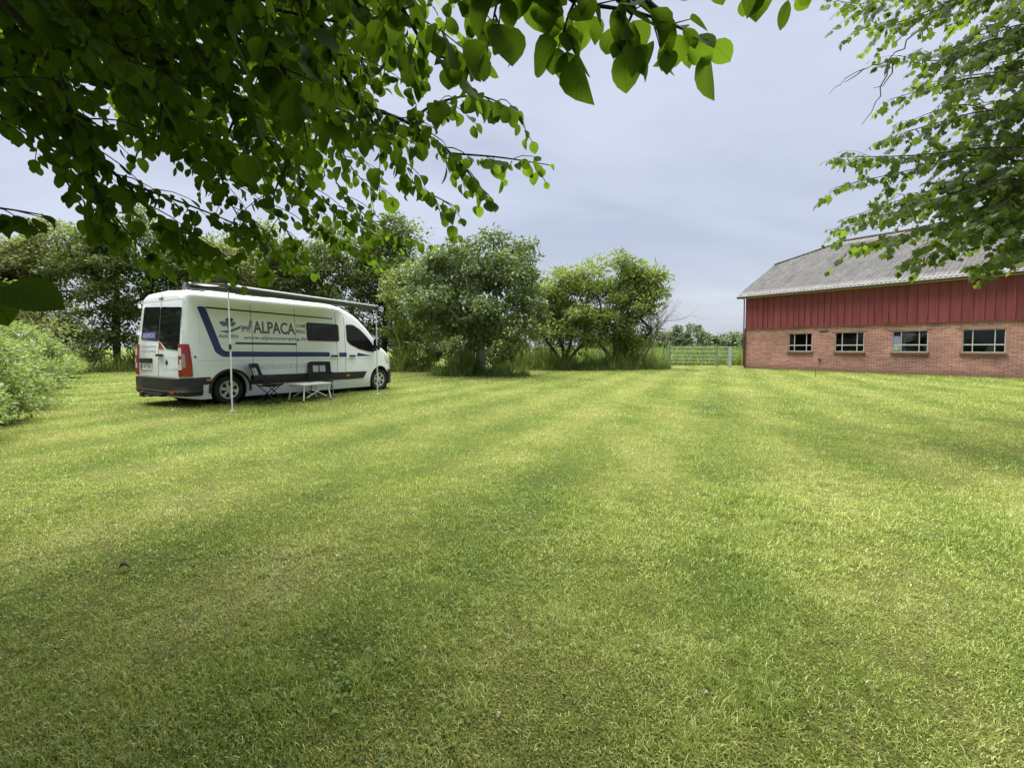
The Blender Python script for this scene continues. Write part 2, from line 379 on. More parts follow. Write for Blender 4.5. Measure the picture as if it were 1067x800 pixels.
# ------------------------------------------------------------------ foliage tools
def basis(d, nrm):
    d = d / (np.linalg.norm(d, axis=1, keepdims=True) + 1e-9)
    s_ = np.cross(d, nrm); s_ /= np.linalg.norm(s_, axis=1, keepdims=True) + 1e-9
    u = np.cross(s_, d)
    return d, s_, u
def T_diamond():
    v = np.array([(0, 0, 0), (-.5, .45, .10), (0, 1, 0), (.5, .45, .10)]); return v, [(0, 1, 2), (0, 2, 3)]
def T_lime(fold=.22, curl=.22, wid=1.0, skew=0.0):
    t = np.array([0, .10, .25, .45, .65, .82, .93, 1.0]); wv = np.array([.02, .24, .43, .50, .455, .31, .13, 0.0])
    vs, fs = [], []
    for ti, wi in zip(t, wv):
        dz = -curl * (ti - .3) ** 2; sx = skew * ti * ti
        vs += [(-wi * wid + sx, ti, dz + fold * wi), (sx, ti, dz), (wi * wid + sx, ti, dz + fold * wi)]
    for i in range(len(t) - 1):
        a = i * 3
        fs += [(a, a + 1, a + 4, a + 3), (a + 1, a + 2, a + 5, a + 4)]
    return np.array(vs), fs
def T_maple():
    pts = [(0, 0), (-.28, -.02), (-.32, .13), (-.56, .34), (-.38, .40), (-.40, .64), (-.22, .66), (0, 1.0), (.22, .66), (.40, .64), (.38, .40), (.56, .34), (.32, .13), (.28, -.02)]
    vs = [(x, y, -.25 * (abs(x) ** 1.5) - .15 * max(0, y - .4) ** 2) for x, y in pts] + [(0, .33, .02)]
    c = len(pts); fs = [(i, c, (i + 1) % c) for i in range(c)]
    return np.array(vs), fs
def T_lance():
    v = np.array([(0, 0, 0), (-.5, .3, .06), (-.34, .7, .0), (0, 1, -.1), (.34, .7, 0), (.5, .3, .06), (0, .5, -.04)])
    return v, [(0, 6, 1), (1, 6, 2), (2, 6, 3), (3, 6, 4), (4, 6, 5), (5, 6, 0)]
def leaves(P, D, Nn, Ln, Wd, T, rnd):
    tv, tf = T; n = len(P); k = len(tv)
    d, s_, u = basis(D, Nn)
    V = P[:, None, :] + s_[:, None, :] * (tv[None, :, 0, None] * Wd[:, None, None]) + d[:, None, :] * (tv[None, :, 1, None] * Ln[:, None, None]) + u[:, None, :] * (tv[None, :, 2, None] * Ln[:, None, None])
    lens = [len(f) for f in tf]; fl = np.concatenate([np.array(f) for f in tf]); off = np.concatenate([[0], np.cumsum(lens)[:-1]])
    Lp = (np.arange(n)[:, None] * k + fl[None]).ravel(); St = (np.arange(n)[:, None] * len(fl) + off[None]).ravel()
    uv = np.tile(tv[fl][:, :2], (n, 1))
    return V.reshape(-1, 3), Lp, St, np.repeat(rnd, len(tf)), uv
def rand_dirs(n):
    v = rng.normal(size=(n, 3)); return v / np.linalg.norm(v, axis=1, keepdims=True)

def skeleton(mb, root_path, root_r, targets, tip_r=.012, n=5, droop=.0, minlen=.3):
    """greedy branching: every target joins the nearest point of what has grown so far; radii by what hangs on them"""
    nodes = [np.array(p, float) for p in root_path]; par = [i - 1 for i in range(len(nodes))]
    root_n = len(nodes)
    order = np.argsort([np.linalg.norm(t - nodes[-1]) + .4 * abs(t[2] - nodes[-1][2]) for t in targets])
    for i in order:
        t = np.array(targets[i], float)
        A = np.array(nodes); dist = np.linalg.norm(A - t, axis=1) + np.where(A[:, 2] > t[2] - .05, .8 * (A[:, 2] - t[2]) + .25, 0)
        dist[:max(1, root_n // 3)] += 1.5
        j = int(np.argmin(dist)); a = nodes[j]
        m = max(1, int(np.linalg.norm(t - a) / .55)); prev = j
        for k in range(1, m + 1):
            f = k / m; q = a + (t - a) * f + np.array([0, 0, .16 * np.linalg.norm(t - a)]) * math.sin(math.pi * f) + rng.normal(0, .035, 3) * (k < m)
            nodes.append(q); par.append(prev); prev = len(nodes) - 1
    cnt = np.ones(len(nodes)); kids = [[] for _ in nodes]
    for i in range(len(nodes) - 1, 0, -1):
        if par[i] >= 0: cnt[par[i]] += cnt[i]; kids[par[i]].append(i)
    tot = cnt[0]
    rad = tip_r + (root_r - tip_r) * np.sqrt((cnt - 1) / max(1, tot - 1))
    for i in range(root_n): rad[i] = max(rad[i], root_r * (1 - .45 * i / root_n))
    rad[0] = root_r * 1.25
    # polylines: follow the thickest child
    start = [(0, None)]
    while start:
        i, p = start.pop(); pl = [] if p is None else [(nodes[p], min(rad[p], rad[i] * 1.25))]
        while True:
            pl.append((nodes[i], rad[i]))
            ks = kids[i]
            if not ks: break
            b = max(ks, key=lambda q: (q < root_n) * 1e6 + cnt[q])
            for q in ks:
                if q != b: start.append((q, i))
            i = b
        if len(pl) > 1: mb.tube([q[0] for q in pl], [q[1] for q in pl], n, cap=False)
    return nodes

def clump_targets(ells):
    out = []
    for (c, r, n) in ells:
        c = np.array(c, float); r = np.array(r, float); k = 0
        while k < n:
            v = rand_dirs(1)[0] * rng.random() ** .38
            p = c + v * r
            if p[2] < .25: continue
            out.append(p); k += 1
    return out
def foliage(T, targets, per, sig, L0, ratio, up=.6, droop=.35, jit=.35):
    C_ = np.array(targets); n = len(C_) * per
    sc = np.repeat(rng.lognormal(0, .28, len(C_)), per)[:, None]
    off = rand_dirs(n) * (rng.random(n) ** .5)[:, None] * np.array([1, 1, .62]) * sig * sc
    P = np.repeat(C_, per, 0) + off
    P[:, 2] = np.maximum(P[:, 2], .06)
    D = off / (np.linalg.norm(off, axis=1, keepdims=True) + 1e-6) + rng.normal(0, .6, (n, 3)); D[:, 2] -= droop
    Nn = rng.normal(0, .6, (n, 3)); Nn[:, 2] += up
    Ln = L0 * rng.lognormal(0, .22, n)
    tone = np.repeat(rng.normal(0, .16, len(C_)), per)
    return leaves(P, D, Nn, Ln, Ln * ratio, T, np.clip(rng.normal(.5, .22, n) + tone, 0, 1))

def tree(name, label, cat, group, base, path, tr, ells, per, sig, L0, ratio, mat, bark=None, T=None, up=.6, droop=.35, tip_r=.012, stems=None, trunk_name='trunk', crown_name='crown'):
    x, y = base; root = empty(name, (x, y, float(gz(x, y)))); tag(root, label, cat, group)
    tg = clump_targets(ells)
    mb = MB()
    if stems:
        # several stems from the ground, each takes the targets nearest to it
        tg_a = np.array(tg)
        own = np.argmin([[np.linalg.norm(t[:2] - np.array(s_[-1][:2])) + .2 * rng.random() for s_ in stems] for t in tg_a], axis=1)
        for i, s_ in enumerate(stems):
            sub = [t for t, o in zip(tg, own) if o == i]
            if sub: skeleton(mb, s_, tr, sub, tip_r)
    else:
        skeleton(mb, path, tr, tg, tip_r)
    mb.build(trunk_name, bark or M['bark'], root, smooth=60)
    V, Lp, St, Rn, uv = foliage(T or T_diamond(), tg, per, sig, L0, ratio, up, droop)
    np_mesh(crown_name, V, Lp, St, mat, root, rnd=Rn)
    return root
# ------------------------------------------------------------------ trees and shrubs round the lawn
def bx(px, Y): return (px - CX) / FPX * Y
def bz(py, Y): return EYE + (HY - py) / FPX * Y
ML = {}
ML['grey'] = leaf_mat('leaf_grey_green', (.010, .022, .007), (.155, .205, .072), (.16, .24, .05), .30, gloss=.12, pale=(.22, .25, .15))
ML['yellow'] = leaf_mat('leaf_yellow_green', (.022, .042, .007), (.22, .26, .060), (.24, .33, .05), .38, gloss=.12)
ML['mid'] = leaf_mat('leaf_mid_green', (.010, .022, .005), (.115, .15, .036), (.17, .25, .04), .36, gloss=.12)
ML['olive'] = leaf_mat('leaf_olive', (.022, .034, .008), (.22, .23, .080), (.22, .28, .06), .36, gloss=.1)
ML['hedge'] = leaf_mat('leaf_hedge', (.045, .080, .018), (.22, .28, .095), (.26, .36, .08), .36, gloss=.10, pale=(.44, .46, .28))
ML['far'] = leaf_mat('leaf_far', (.045, .065, .030), (.13, .16, .08), (.12, .18, .05), .3, gloss=.15)
TREES = 'trees and shrubs bordering the lawn'
def simple_path(h, lean=(0, 0), n=5):
    return [(lean[0] * (i / n) ** 1.5, lean[1] * (i / n) ** 1.5, -.1 + h * i / n) for i in range(n + 1)]

# the round tree standing in the tuft of tall grass
tree('round_tree', 'round grey green tree whose short trunk rises from a tuft of tall grass', 'tree', TREES, (-1.31, 20.5), simple_path(2.6, (-.25, 0)), .15,
     [((-.45, 0, 3.6), (3.2, 2.7, 2.0), 95), ((-.9, 0, 4.9), (1.9, 1.7, 1.25), 26), ((.35, 0, 5.5), (1.1, 1.0, 1.0), 12), ((1.6, .1, 4.9), (1.2, 1.2, 1.15), 15), ((-2.2, .2, 4.0), (1.5, 1.4, 1.5), 20), ((.2, -.3, 2.2), (2.8, 2.0, .9), 34)],
     135, .55, .17, .48, ML['grey'], M['bark_grey'], up=.5, droop=.9)
tree('bright_shrub_tree', 'lighter green bushy tree pressing against the back of the round grey green tree', 'tree', TREES, (bx(446, 24.5), 24.5), simple_path(2.2), .12,
     [((-.3, 0, 3.7), (2.0, 1.8, 2.6), 66), ((-.7, 0, 1.6), (1.7, 1.5, 1.2), 24)], 130, .55, .14, .6, ML['yellow'], up=.6, droop=.4)
# willow-like growth next to the gate
tree('willow_shrub', 'broad many stemmed willow shrub between the round tree and the tall willow shrub', 'shrub', TREES, (bx(588, 26), 26.0), None, .09,
     [((.2, 0, 2.9), (2.2, 2.0, 2.0), 62), ((.5, 0, 4.8), (1.4, 1.2, .9), 20), ((-.9, .2, 3.6), (1.1, 1.2, 1.6), 20)], 120, .60, .24, .26, ML['yellow'], T=T_lance(), up=.4, droop=.15,
     stems=[simple_path(1.6, (-.9, .2)), simple_path(1.9, (-.2, -.2)), simple_path(1.9, (.5, .3)), simple_path(1.6, (1.1, 0))], trunk_name='stems', crown_name='foliage')
tree('willow_shrub', 'tall yellow green willow shrub with feathery upright tips beside the bare grey tree', 'shrub', TREES, (bx(642, 27), 27.0), None, .10,
     [((.0, 0, 3.0), (2.2, 2.0, 2.1), 66), ((.7, 0, 5.7), (.95, .9, 1.3), 20), ((-.9, 0, 5.0), (.9, .8, 1.1), 12), ((1.9, 0, 4.9), (1.0, .9, .8), 16)], 120, .58, .26, .24, ML['yellow'], T=T_lance(), up=.3, droop=-.1,
     stems=[simple_path(1.6, (-1.0, .1)), simple_path(2.0, (-.2, -.2)), simple_path(2.2, (.5, .3)), simple_path(1.8, (1.3, 0))], trunk_name='stems', crown_name='foliage')
# the leafless tree
def bare_tree():
    x, y = bx(664, 27.6), 27.6
    root = empty('bare_tree', (x, y, 0)); tag(root, 'leafless grey tree leaning over beside the tall willow shrub', 'tree', TREES)
    mb = MB()
    def grow(p, d, L, r, lev):
        pts = [p]; q = p.copy(); dd = d.copy(); m = 5
        for i in range(m):
            dd = dd + rng.normal(0, .13, 3) + np.array([0, 0, .03]); dd /= np.linalg.norm(dd); q = q + dd * L / m; pts.append(q.copy())
        mb.tube(pts, [r * (1 - .75 * i / m) for i in range(m + 1)], 5, cap=False)
        if lev < 4:
            for i in range(1, m + 1):
                for _ in range(1 if lev == 0 else rng.integers(1, 3)):
                    nd = dd + rng.normal(0, .55, 3) + np.array([.18, 0, .22]); nd /= np.linalg.norm(nd)
                    grow(pts[i], nd, L * rng.uniform(.40, .60), r * .48 * (1 - .08 * i), lev + 1)
    grow(np.array([0, 0, -.1]), np.array([.42, 0, .9]), 4.4, .095, 0)
    grow(np.array([-.3, .1, -.1]), np.array([.28, 0, .95]), 3.8, .075, 1)
    mb.v = [tuple((.92 if i_ == 2 else .85) * c for i_, c in enumerate(p)) for p in mb.v]
    mb.build('trunk', M['bark_grey'], root, smooth=60)
bare_tree()
# row behind the van
TR = [
 ('tall_tree', 'tall dark tree with a high crown right behind the nose of the van', 400, 27.5, 8.4, 2.3, 'mid', .2),
 ('tall_tree', 'dense mid green tree behind the front half of the awning', 335, 27.0, 7.6, 2.6, 'mid', 0),
 ('tall_tree', 'olive green tree rising behind the middle of the van roof', 268, 26.0, 7.4, 2.6, 'olive', 0),
 ('tall_tree', 'leafy tree directly behind the rear end of the van roof', 200, 27.0, 7.4, 2.5, 'mid', 0),
 ('tall_tree', 'dark trunked tree with a wide crown just past the back doors of the van', 122, 25.0, 8.1, 2.7, 'mid', .1),
 ('tall_tree', 'yellowish tree standing behind the end of the flowering hedge', 45, 25.5, 7.6, 2.8, 'olive', 0),
 ('tall_tree', 'yellowish tree at the outer edge of the tree row, farther along the flowering hedge', -25, 24.0, 6.3, 2.8, 'olive', 0),
]
TR = [(a, b, c, d, e * 1.10, f, g, h) for a, b, c, d, e, f, g, h in TR]
TR += [('tall_tree', 'tall tree standing behind the hedge outside the view, mirrored in the van rear windows', CX + FPX * (-17.5) / 11.0, 11.0, 8.5, 2.6, 'mid', 0),
       ('tall_tree', 'second tall tree behind the hedge outside the view, mirrored in the van', CX + FPX * (-20.5) / 6.5, 6.5, 9.2, 2.8, 'mid', 0)]
for nm, lab, px, Y, h, r, mt, ln in TR:
    tree(nm, lab, 'tree', TREES, (bx(px, Y), Y), simple_path(h * .5, (ln, 0), 6), .17,
         [((0, 0, h * .56), (r, r * .9, h * .30), 62), ((r * .3, 0, h * .80), (r * .6, r * .6, h * .20), 22), ((-r * .4, 0, h * .72), (r * .6, r * .6, h * .2), 18), ((0, -.3, h * .27), (r * .95, r * .7, h * .13), 16)],
         165, .66, .165, .58, ML[mt], up=.6, droop=.4)
# low growth filling the row's foot
for lab, px, Y, r, h, mt in [('low dark bush between the trunks just past the back doors of the van', 82, 26.5, 2.2, 2.6, 'mid'),
                     ('low bush under the trees hidden behind the rear of the van', 180, 28.5, 2.4, 2.8, 'mid'),
                     ('low bush under the trees behind the van seen over its bonnet', 428, 28.5, 2.3, 3.0, 'mid'),
                     ('low bush behind the trunk of the round grey green tree', 480, 29.0, 2.3, 2.6, 'mid'),
                     ('small low bush just behind the trunk of the round tree, towards the willows', 521, 27.0, 1.5, 2.5, 'mid'),
                     ('low bush in the gap between the round tree and the willow shrubs', 545, 29.5, 2.4, 3.0, 'olive'),
                     ('low bush under the trees behind the cab of the van', 365, 29.0, 2.4, 3.0, 'mid')]:
    tree('low_bush', lab, 'bush', TREES, (bx(px, Y), Y), None, .05, [((0, 0, h * .5), (r, r * .7, h * .5), 48)], 110, .55, .15, .55, ML[mt],
         stems=[simple_path(.6, (-.8, 0)), simple_path(.6, (0, 0)), simple_path(.6, (.8, 0))], trunk_name='stems', crown_name='foliage')
# pale bushes behind the hedge and the flowering hedge itself
tree('pale_bush', 'tall pale yellow green bush behind the flowering hedge', 'bush', TREES, (-19.6, 17.0), None, .06,
     [((0, 0, 2.0), (2.4, 2.2, 1.9), 80)], 130, .5, .13, .5, ML['olive'], stems=[simple_path(1, (-.8, 0)), simple_path(1, (.6, 0))], trunk_name='stems', crown_name='foliage')
def hedge():
    hm = ML['hedge']; n = 8
    a = np.array([-6.75, 5.75]); b = np.array([-20.4, 21.4]); nn = np.array([-.75, -.66])
    marks = ['hedge shrub beside the viewer, its sprays at the picture edge', 'hedge shrub reaching low over the lawn, second along from the viewer', 'hedge shrub third along from the viewer, full and pale topped',
             'hedge shrub fourth along from the viewer, amid the hedge', 'hedge shrub fifth along from the viewer, amid the hedge', 'hedge shrub sixth along from the viewer, nearer its far end',
             'hedge shrub last but one at the far end of the hedge', 'hedge shrub ending the hedge with white flower heads beside the lawn']
    umb = pmat('white_umbel', (.70, .72, .62), .8)
    for i in range(n):
        t = i / (n - 1); p = a + (b - a) * t ** 1.15; r = 1.05 + .55 * t
        c = p + nn * (r * .95); h = 1.75 + .35 * math.sin(i * 1.7) * .6 + .1 * t
        per = 330 if i < 4 else 210; L0 = .070 if i < 4 else .10
        root = tree('hedge_shrub', 'pale green variegated ' + marks[i], 'shrub', 'flowering hedge along the lawn', (c[0], c[1]), None, .03,
             [((0, 0, h * .5), (r, r, h * .5), 62), ((.35 * r, .3 * r, h * .28), (r * .75, r * .75, h * .28), 34)], per, .36, L0, .42, hm, M['twig'], up=.5, droop=.25, tip_r=.006,
             stems=[simple_path(.6, (-.4, .1)), simple_path(.7, (.1, -.3)), simple_path(.6, (.4, .3))], trunk_name='stems', crown_name='foliage')
        mb = MB(); k = 10 if i < 6 else 26
        for _ in range(k):
            az = rng.uniform(-.6, 1.5); rr = r * rng.uniform(.8, 1.05); q = np.array([math.cos(az) * rr, math.sin(az) * rr, h * rng.uniform(.3, .95)])
            mb = MB()
            for _ in range(8):
                o = rng.normal(0, .035, 3) * np.array([1, 1, .4]); mb.tube([(0, 0, -.06), o * .8, o], .002, 3); mb.lathe([(.001, .008), (.014, .006), (.012, 0), (.001, 0)], o, 'z', 6)
            fo = mb.build('flower_head', umb, root); fo.location = q
hedge()
# woods across the field
for i, (px, py, rw) in enumerate([(648, 352, 3.2), (668, 350, 3.6), (690, 346, 4.2), (716, 337, 5.2), (742, 348, 4.2), (763, 346, 4.0), (790, 346, 4.5), (618, 350, 4.0)]):
    Y = 118 + 6 * (i % 3); h = bz(py, Y)
    labs = ['small distant tree beyond the gate next to the bare grey tree', 'distant tree beyond the gate between the bare tree and the gate post', 'distant tree adjoining the highest far tree on its side towards the bare tree',
            'highest and roundest distant tree beyond the middle of the gate', 'low distant tree between the highest far tree and the barn', 'distant tree beyond the gate next to the barn corner',
            'distant tree mostly hidden behind the barn corner', 'distant tree mostly hidden behind the willow shrubs']
    tree('distant_tree', labs[i], 'tree', 'trees across the field', (bx(px, Y), Y), simple_path(h * .4), .25,
         [((0, 0, h * .52), (rw, rw, h * .46), 62), ((0, 0, h * .2), (rw * 1.1, rw, h * .2), 20)], 70, 1.0, .42, .8, ML['far'], tip_r=.04)

# tall unmown grass
def tall_grass(name, label, spots, dens, hgt, wid, col, soft=True):
    parts = []
    for (x, y, rx, ry) in spots:
        n = int(dens * rx * ry * 3.6); a = rng.random(n) * 2 * np.pi; q = rng.random(n) ** .62 * 1.12
        px_ = x + rx * q * np.cos(a); py_ = y + ry * q * np.sin(a)
        vn = vnoise(px_ + 7, py_, 2.9) * .6 + vnoise(px_, py_ + 5, .9) * .6
        h = hgt * rng.lognormal(-.1, .45, n) * (1.15 - .75 * np.clip(q, 0, 1.15) ** 2.5) * np.clip(2.6 * vn - .75, .18, 2)
        P = np.stack([px_, py_, np.full(n, -.02)], 1)
        lean = np.abs(rng.normal(.50, .38, n))
        parts.append(blades(P, h, wid * rng.lognormal(0, .3, n), lean, 2, np.clip(rng.normal(.5, .28, n), 0, 1)))
    V, Lp, St, Rn = merge(parts)
    o = np_mesh(name, V, Lp, St, col, rnd=Rn); tag(o, label, 'grass', kind='stuff')
TG = leaf_mat('tall_grass', (.055, .085, .020), (.26, .30, .10), (.2, .3, .05), .4, gloss=.12, pale=(.30, .29, .15))
TGF = leaf_mat('meadow_grass', (.040, .070, .020), (.12, .16, .055), (.2, .3, .06), .4, gloss=.1, pale=(.30, .29, .14))
tall_grass('tall_grass', 'tuft of tall grass round the trunk of the round tree', [(-1.9, 20.6, 1.7, 1.0), (-.5, 20.4, 1.2, .9), (-1.4, 20.2, 1.0, .6)], 800, .74, .024, TG)
tall_grass('tall_grass', 'tall grass along the foot of the willow shrubs', [(bx(585, 25.4), 25.4, 1.6, .8), (bx(630, 25.8), 25.8, 2.0, .9), (bx(668, 26.6), 26.6, 1.6, .9), (bx(556, 26), 26, 1.6, .8)], 560, .64, .026, TG)
tall_grass('tall_grass', 'tall grass under the trees past the back doors of the van', [(bx(110, 24), 24, 2.2, 1.0), (bx(70, 23.4), 23.4, 2.2, 1.0), (bx(150, 24.6), 24.6, 2.4, 1.0), (bx(425, 24), 24, 1.8, .9), (bx(380, 25.5), 25.5, 2.4, .9)], 420, .7, .026, TG)
def meadow():
    n = 30000; y = rng.uniform(31.5, 90, n) ; x = bx(rng.uniform(560, 800, n), y)
    h = rng.lognormal(0, .3, n) * (.55 + .5 * vnoise(x, y, .3)); P = np.stack([x, y, np.full(n, -.02)], 1)
    V, Lp, St, Rn = blades(P, h, .05 + .0012 * y, np.abs(rng.normal(.3, .2, n)), 2, np.clip(rng.normal(.5, .25, n), 0, 1))
    tag(np_mesh('meadow_grass', V, Lp, St, TGF, rnd=Rn), 'rough unmown meadow grass beyond the field gate', 'grass', kind='stuff')
meadow()

# ------------------------------------------------------------------ barn
def brick_mat():
    m, nt, p, out = mat_new('red_brick'); N = nt.nodes.new; L = nt.links.new
    tc = N("ShaderNodeTexCoord"); sp = N("ShaderNodeSeparateXYZ"); L(tc.outputs['Object'], sp.inputs[0])
    ad = N("ShaderNodeMath"); ad.operation = 'ADD'; L(sp.outputs[0], ad.inputs[0]); L(sp.outputs[1], ad.inputs[1])
    cb = N("ShaderNodeCombineXYZ"); L(ad.outputs[0], cb.inputs[0]); L(sp.outputs[2], cb.inputs[1])
    b = N("ShaderNodeTexBrick"); L(cb.outputs[0], b.inputs['Vector']); b.inputs['Scale'].default_value = 1
    b.inputs['Brick Width'].default_value = .245; b.inputs['Row Height'].default_value = .075; b.inputs['Mortar Size'].default_value = .011; b.inputs['Mortar Smooth'].default_value = .15
    b.inputs['Color1'].default_value = (.28, .092, .068, 1); b.inputs['Color2'].default_value = (.48, .215, .16, 1); b.inputs['Mortar'].default_value = (.44, .38, .33, 1); b.inputs['Bias'].default_value = -.1
    n = N("ShaderNodeTexNoise"); n.inputs['Scale'].default_value = .9; n.inputs['Detail'].default_value = 6; L(tc.outputs['Object'], n.inputs['Vector'])
    n2 = N("ShaderNodeTexNoise"); n2.inputs['Scale'].default_value = 9; n2.inputs['Detail'].default_value = 5; L(tc.outputs['Object'], n2.inputs['Vector'])
    mx = N("ShaderNodeMix"); mx.data_type = 'RGBA'; mx.blend_type = 'MULTIPLY'; mx.inputs[0].default_value = 1
    cr = N("ShaderNodeValToRGB"); cr.color_ramp.elements[0].position = .3; cr.color_ramp.elements[0].color = (.68, .66, .66, 1); cr.color_ramp.elements[1].position = .7; cr.color_ramp.elements[1].color = (1.1, 1.08, 1.05, 1)
    L(n.outputs[0], cr.inputs[0]); L(b.outputs['Color'], mx.inputs[6]); L(cr.outputs[0], mx.inputs[7])
    # pale efflorescence
    cr2 = N("ShaderNodeValToRGB"); cr2.color_ramp.elements[0].position = .56; cr2.color_ramp.elements[1].position = .78; cr2.color_ramp.elements[1].color = (.5, .5, .5, 1); L(n2.outputs[0], cr2.inputs[0])
    m2 = N("ShaderNodeMix"); m2.data_type = 'RGBA'; L(cr2.outputs[0], m2.inputs[0]); L(mx.outputs[2], m2.inputs[6]); m2.inputs[7].default_value = (.50, .42, .36, 1)
    zn = N("ShaderNodeMath"); zn.operation = 'MULTIPLY_ADD'; zn.inputs[1].default_value = .9; L(n.outputs[0], zn.inputs[0]); zs_ = N("ShaderNodeMath"); zs_.operation = 'MULTIPLY'; zs_.inputs[1].default_value = -1.6; L(sp.outputs[2], zs_.inputs[0]); L(zs_.outputs[0], zn.inputs[2])
    c3 = N("ShaderNodeValToRGB"); c3.color_ramp.elements[0].position = .02; c3.color_ramp.elements[1].position = .35; c3.color_ramp.elements[1].color = (.6, .6, .6, 1); L(zn.outputs[0], c3.inputs[0])
    m3 = N("ShaderNodeMix"); m3.data_type = 'RGBA'; L(c3.outputs[0], m3.inputs[0]); L(m2.outputs[2], m3.inputs[6]); m3.inputs[7].default_value = (.12, .075, .05, 1)
    L(m3.outputs[2], p.inputs['Base Color']); p.inputs['Roughness'].default_value = .9
    bp = N("ShaderNodeBump"); bp.inputs['Strength'].default_value = .6; bp.inputs['Distance'].default_value = .012; bp.invert = True; L(b.outputs['Fac'], bp.inputs['Height']); L(bp.outputs[0], p.inputs['Normal'])
    return m
def board_mat():
    m, nt, p, out = mat_new('red_boards'); N = nt.nodes.new; L = nt.links.new
    tc = N("ShaderNodeTexCoord"); mp = N("ShaderNodeMapping"); mp.inputs['Scale'].default_value = (3, 3, .35); L(tc.outputs['Object'], mp.inputs[0])
    n = N("ShaderNodeTexNoise"); n.inputs['Scale'].default_value = 1.6; n.inputs['Detail'].default_value = 8; n.inputs['Roughness'].default_value = .65; L(mp.outputs[0], n.inputs['Vector'])
    cr = N("ShaderNodeValToRGB"); e = cr.color_ramp.elements; e[0].position = .25; e[1].position = .75; e[0].color = (.125, .020, .022, 1); e[1].color = (.262, .054, .058, 1); L(n.outputs[0], cr.inputs[0])
    n2 = N("ShaderNodeTexNoise"); n2.inputs['Scale'].default_value = 14; n2.inputs['Detail'].default_value = 6; L(tc.outputs['Object'], n2.inputs['Vector'])
    c2 = N("ShaderNodeValToRGB"); c2.color_ramp.elements[0].position = .68; c2.color_ramp.elements[1].position = .76; L(n2.outputs[0], c2.inputs[0])
    mx = N("ShaderNodeMix"); mx.data_type = 'RGBA'; L(c2.outputs[0], mx.inputs[0]); L(cr.outputs[0], mx.inputs[6]); mx.inputs[7].default_value = (.26, .10, .09, 1)
    L(mx.outputs[2], p.inputs['Base Color']); p.inputs['Roughness'].default_value = .65
    bp = N("ShaderNodeBump"); bp.inputs['Strength'].default_value = .3; bp.inputs['Distance'].default_value = .01; L(n.outputs[0], bp.inputs['Height']); L(bp.outputs[0], p.inputs['Normal'])
    return m
def roof_mat():
    m, nt, p, out = mat_new('fibre_cement'); N = nt.nodes.new; L = nt.links.new
    tc = N("ShaderNodeTexCoord"); mp = N("ShaderNodeMapping"); mp.inputs['Scale'].default_value = (2.2, .5, .5); L(tc.outputs['Object'], mp.inputs[0])
    n = N("ShaderNodeTexNoise"); n.inputs['Scale'].default_value = 1.4; n.inputs['Detail'].default_value = 9; n.inputs['Roughness'].default_value = .7; L(mp.outputs[0], n.inputs['Vector'])
    cr = N("ShaderNodeValToRGB"); e = cr.color_ramp.elements; e[0].position = .3; e[1].position = .72; e[0].color = (.07, .07, .07, 1); e[1].color = (.155, .155, .157, 1); L(n.outputs[0], cr.inputs[0])
    n2 = N("ShaderNodeTexNoise"); n2.inputs['Scale'].default_value = 5; n2.inputs['Detail'].default_value = 8; n2.inputs['Roughness'].default_value = .75; L(tc.outputs['Object'], n2.inputs['Vector'])
    c2 = N("ShaderNodeValToRGB"); c2.color_ramp.elements[0].position = .5; c2.color_ramp.elements[1].position = .66; L(n2.outputs[0], c2.inputs[0])
    mx = N("ShaderNodeMix"); mx.data_type = 'RGBA'; L(c2.outputs[0], mx.inputs[0]); L(cr.outputs[0], mx.inputs[6]); mx.inputs[7].default_value = (.06, .057, .05, 1)
    L(mx.outputs[2], p.inputs['Base Color']); p.inputs['Roughness'].default_value = .9
    return m
def pane_mat():
    m, nt, p, out = mat_new('barn_glass'); N = nt.nodes.new; L = nt.links.new; nt.nodes.remove(p)
    t = N("ShaderNodeBsdfTransparent"); t.inputs[0].default_value = (.62, .66, .66, 1); g = N("ShaderNodeBsdfGlossy"); g.inputs['Roughness'].default_value = .04
    tc = N("ShaderNodeTexCoord"); n = N("ShaderNodeTexNoise"); n.inputs['Scale'].default_value = 1.2; L(tc.outputs['Object'], n.inputs['Vector']); bp = N("ShaderNodeBump"); bp.inputs['Strength'].default_value = .06; bp.inputs['Distance'].default_value = .05; L(n.outputs[0], bp.inputs['Height']); L(bp.outputs[0], g.inputs['Normal'])
    f = N("ShaderNodeFresnel"); f.inputs[0].default_value = 1.45; mm = N("ShaderNodeMath"); mm.operation = 'MULTIPLY_ADD'; mm.inputs[1].default_value = .9; mm.inputs[2].default_value = .0; L(f.outputs[0], mm.inputs[0])
    mx = N("ShaderNodeMixShader"); L(mm.outputs[0], mx.inputs[0]); L(t.outputs[0], mx.inputs[1]); L(g.outputs[0], mx.inputs[2]); L(mx.outputs[0], out.inputs[0]); return m
MBR, MBO, MRF, MPN = brick_mat(), board_mat(), roof_mat(), pane_mat()
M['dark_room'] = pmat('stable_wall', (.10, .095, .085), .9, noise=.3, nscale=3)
M['win_frame'] = pmat('window_frame_white', (.46, .47, .45), .55, noise=.2, nscale=20)
M['sill'] = pmat('brick_sill', (.16, .085, .06), .8, noise=.25, nscale=12)
M['fascia'] = pmat('fascia_board', (.42, .41, .38), .6, noise=.15, nscale=4)
M['gutter'] = pmat('gutter_brown', (.05, .045, .042), .5, noise=.2, nscale=6)
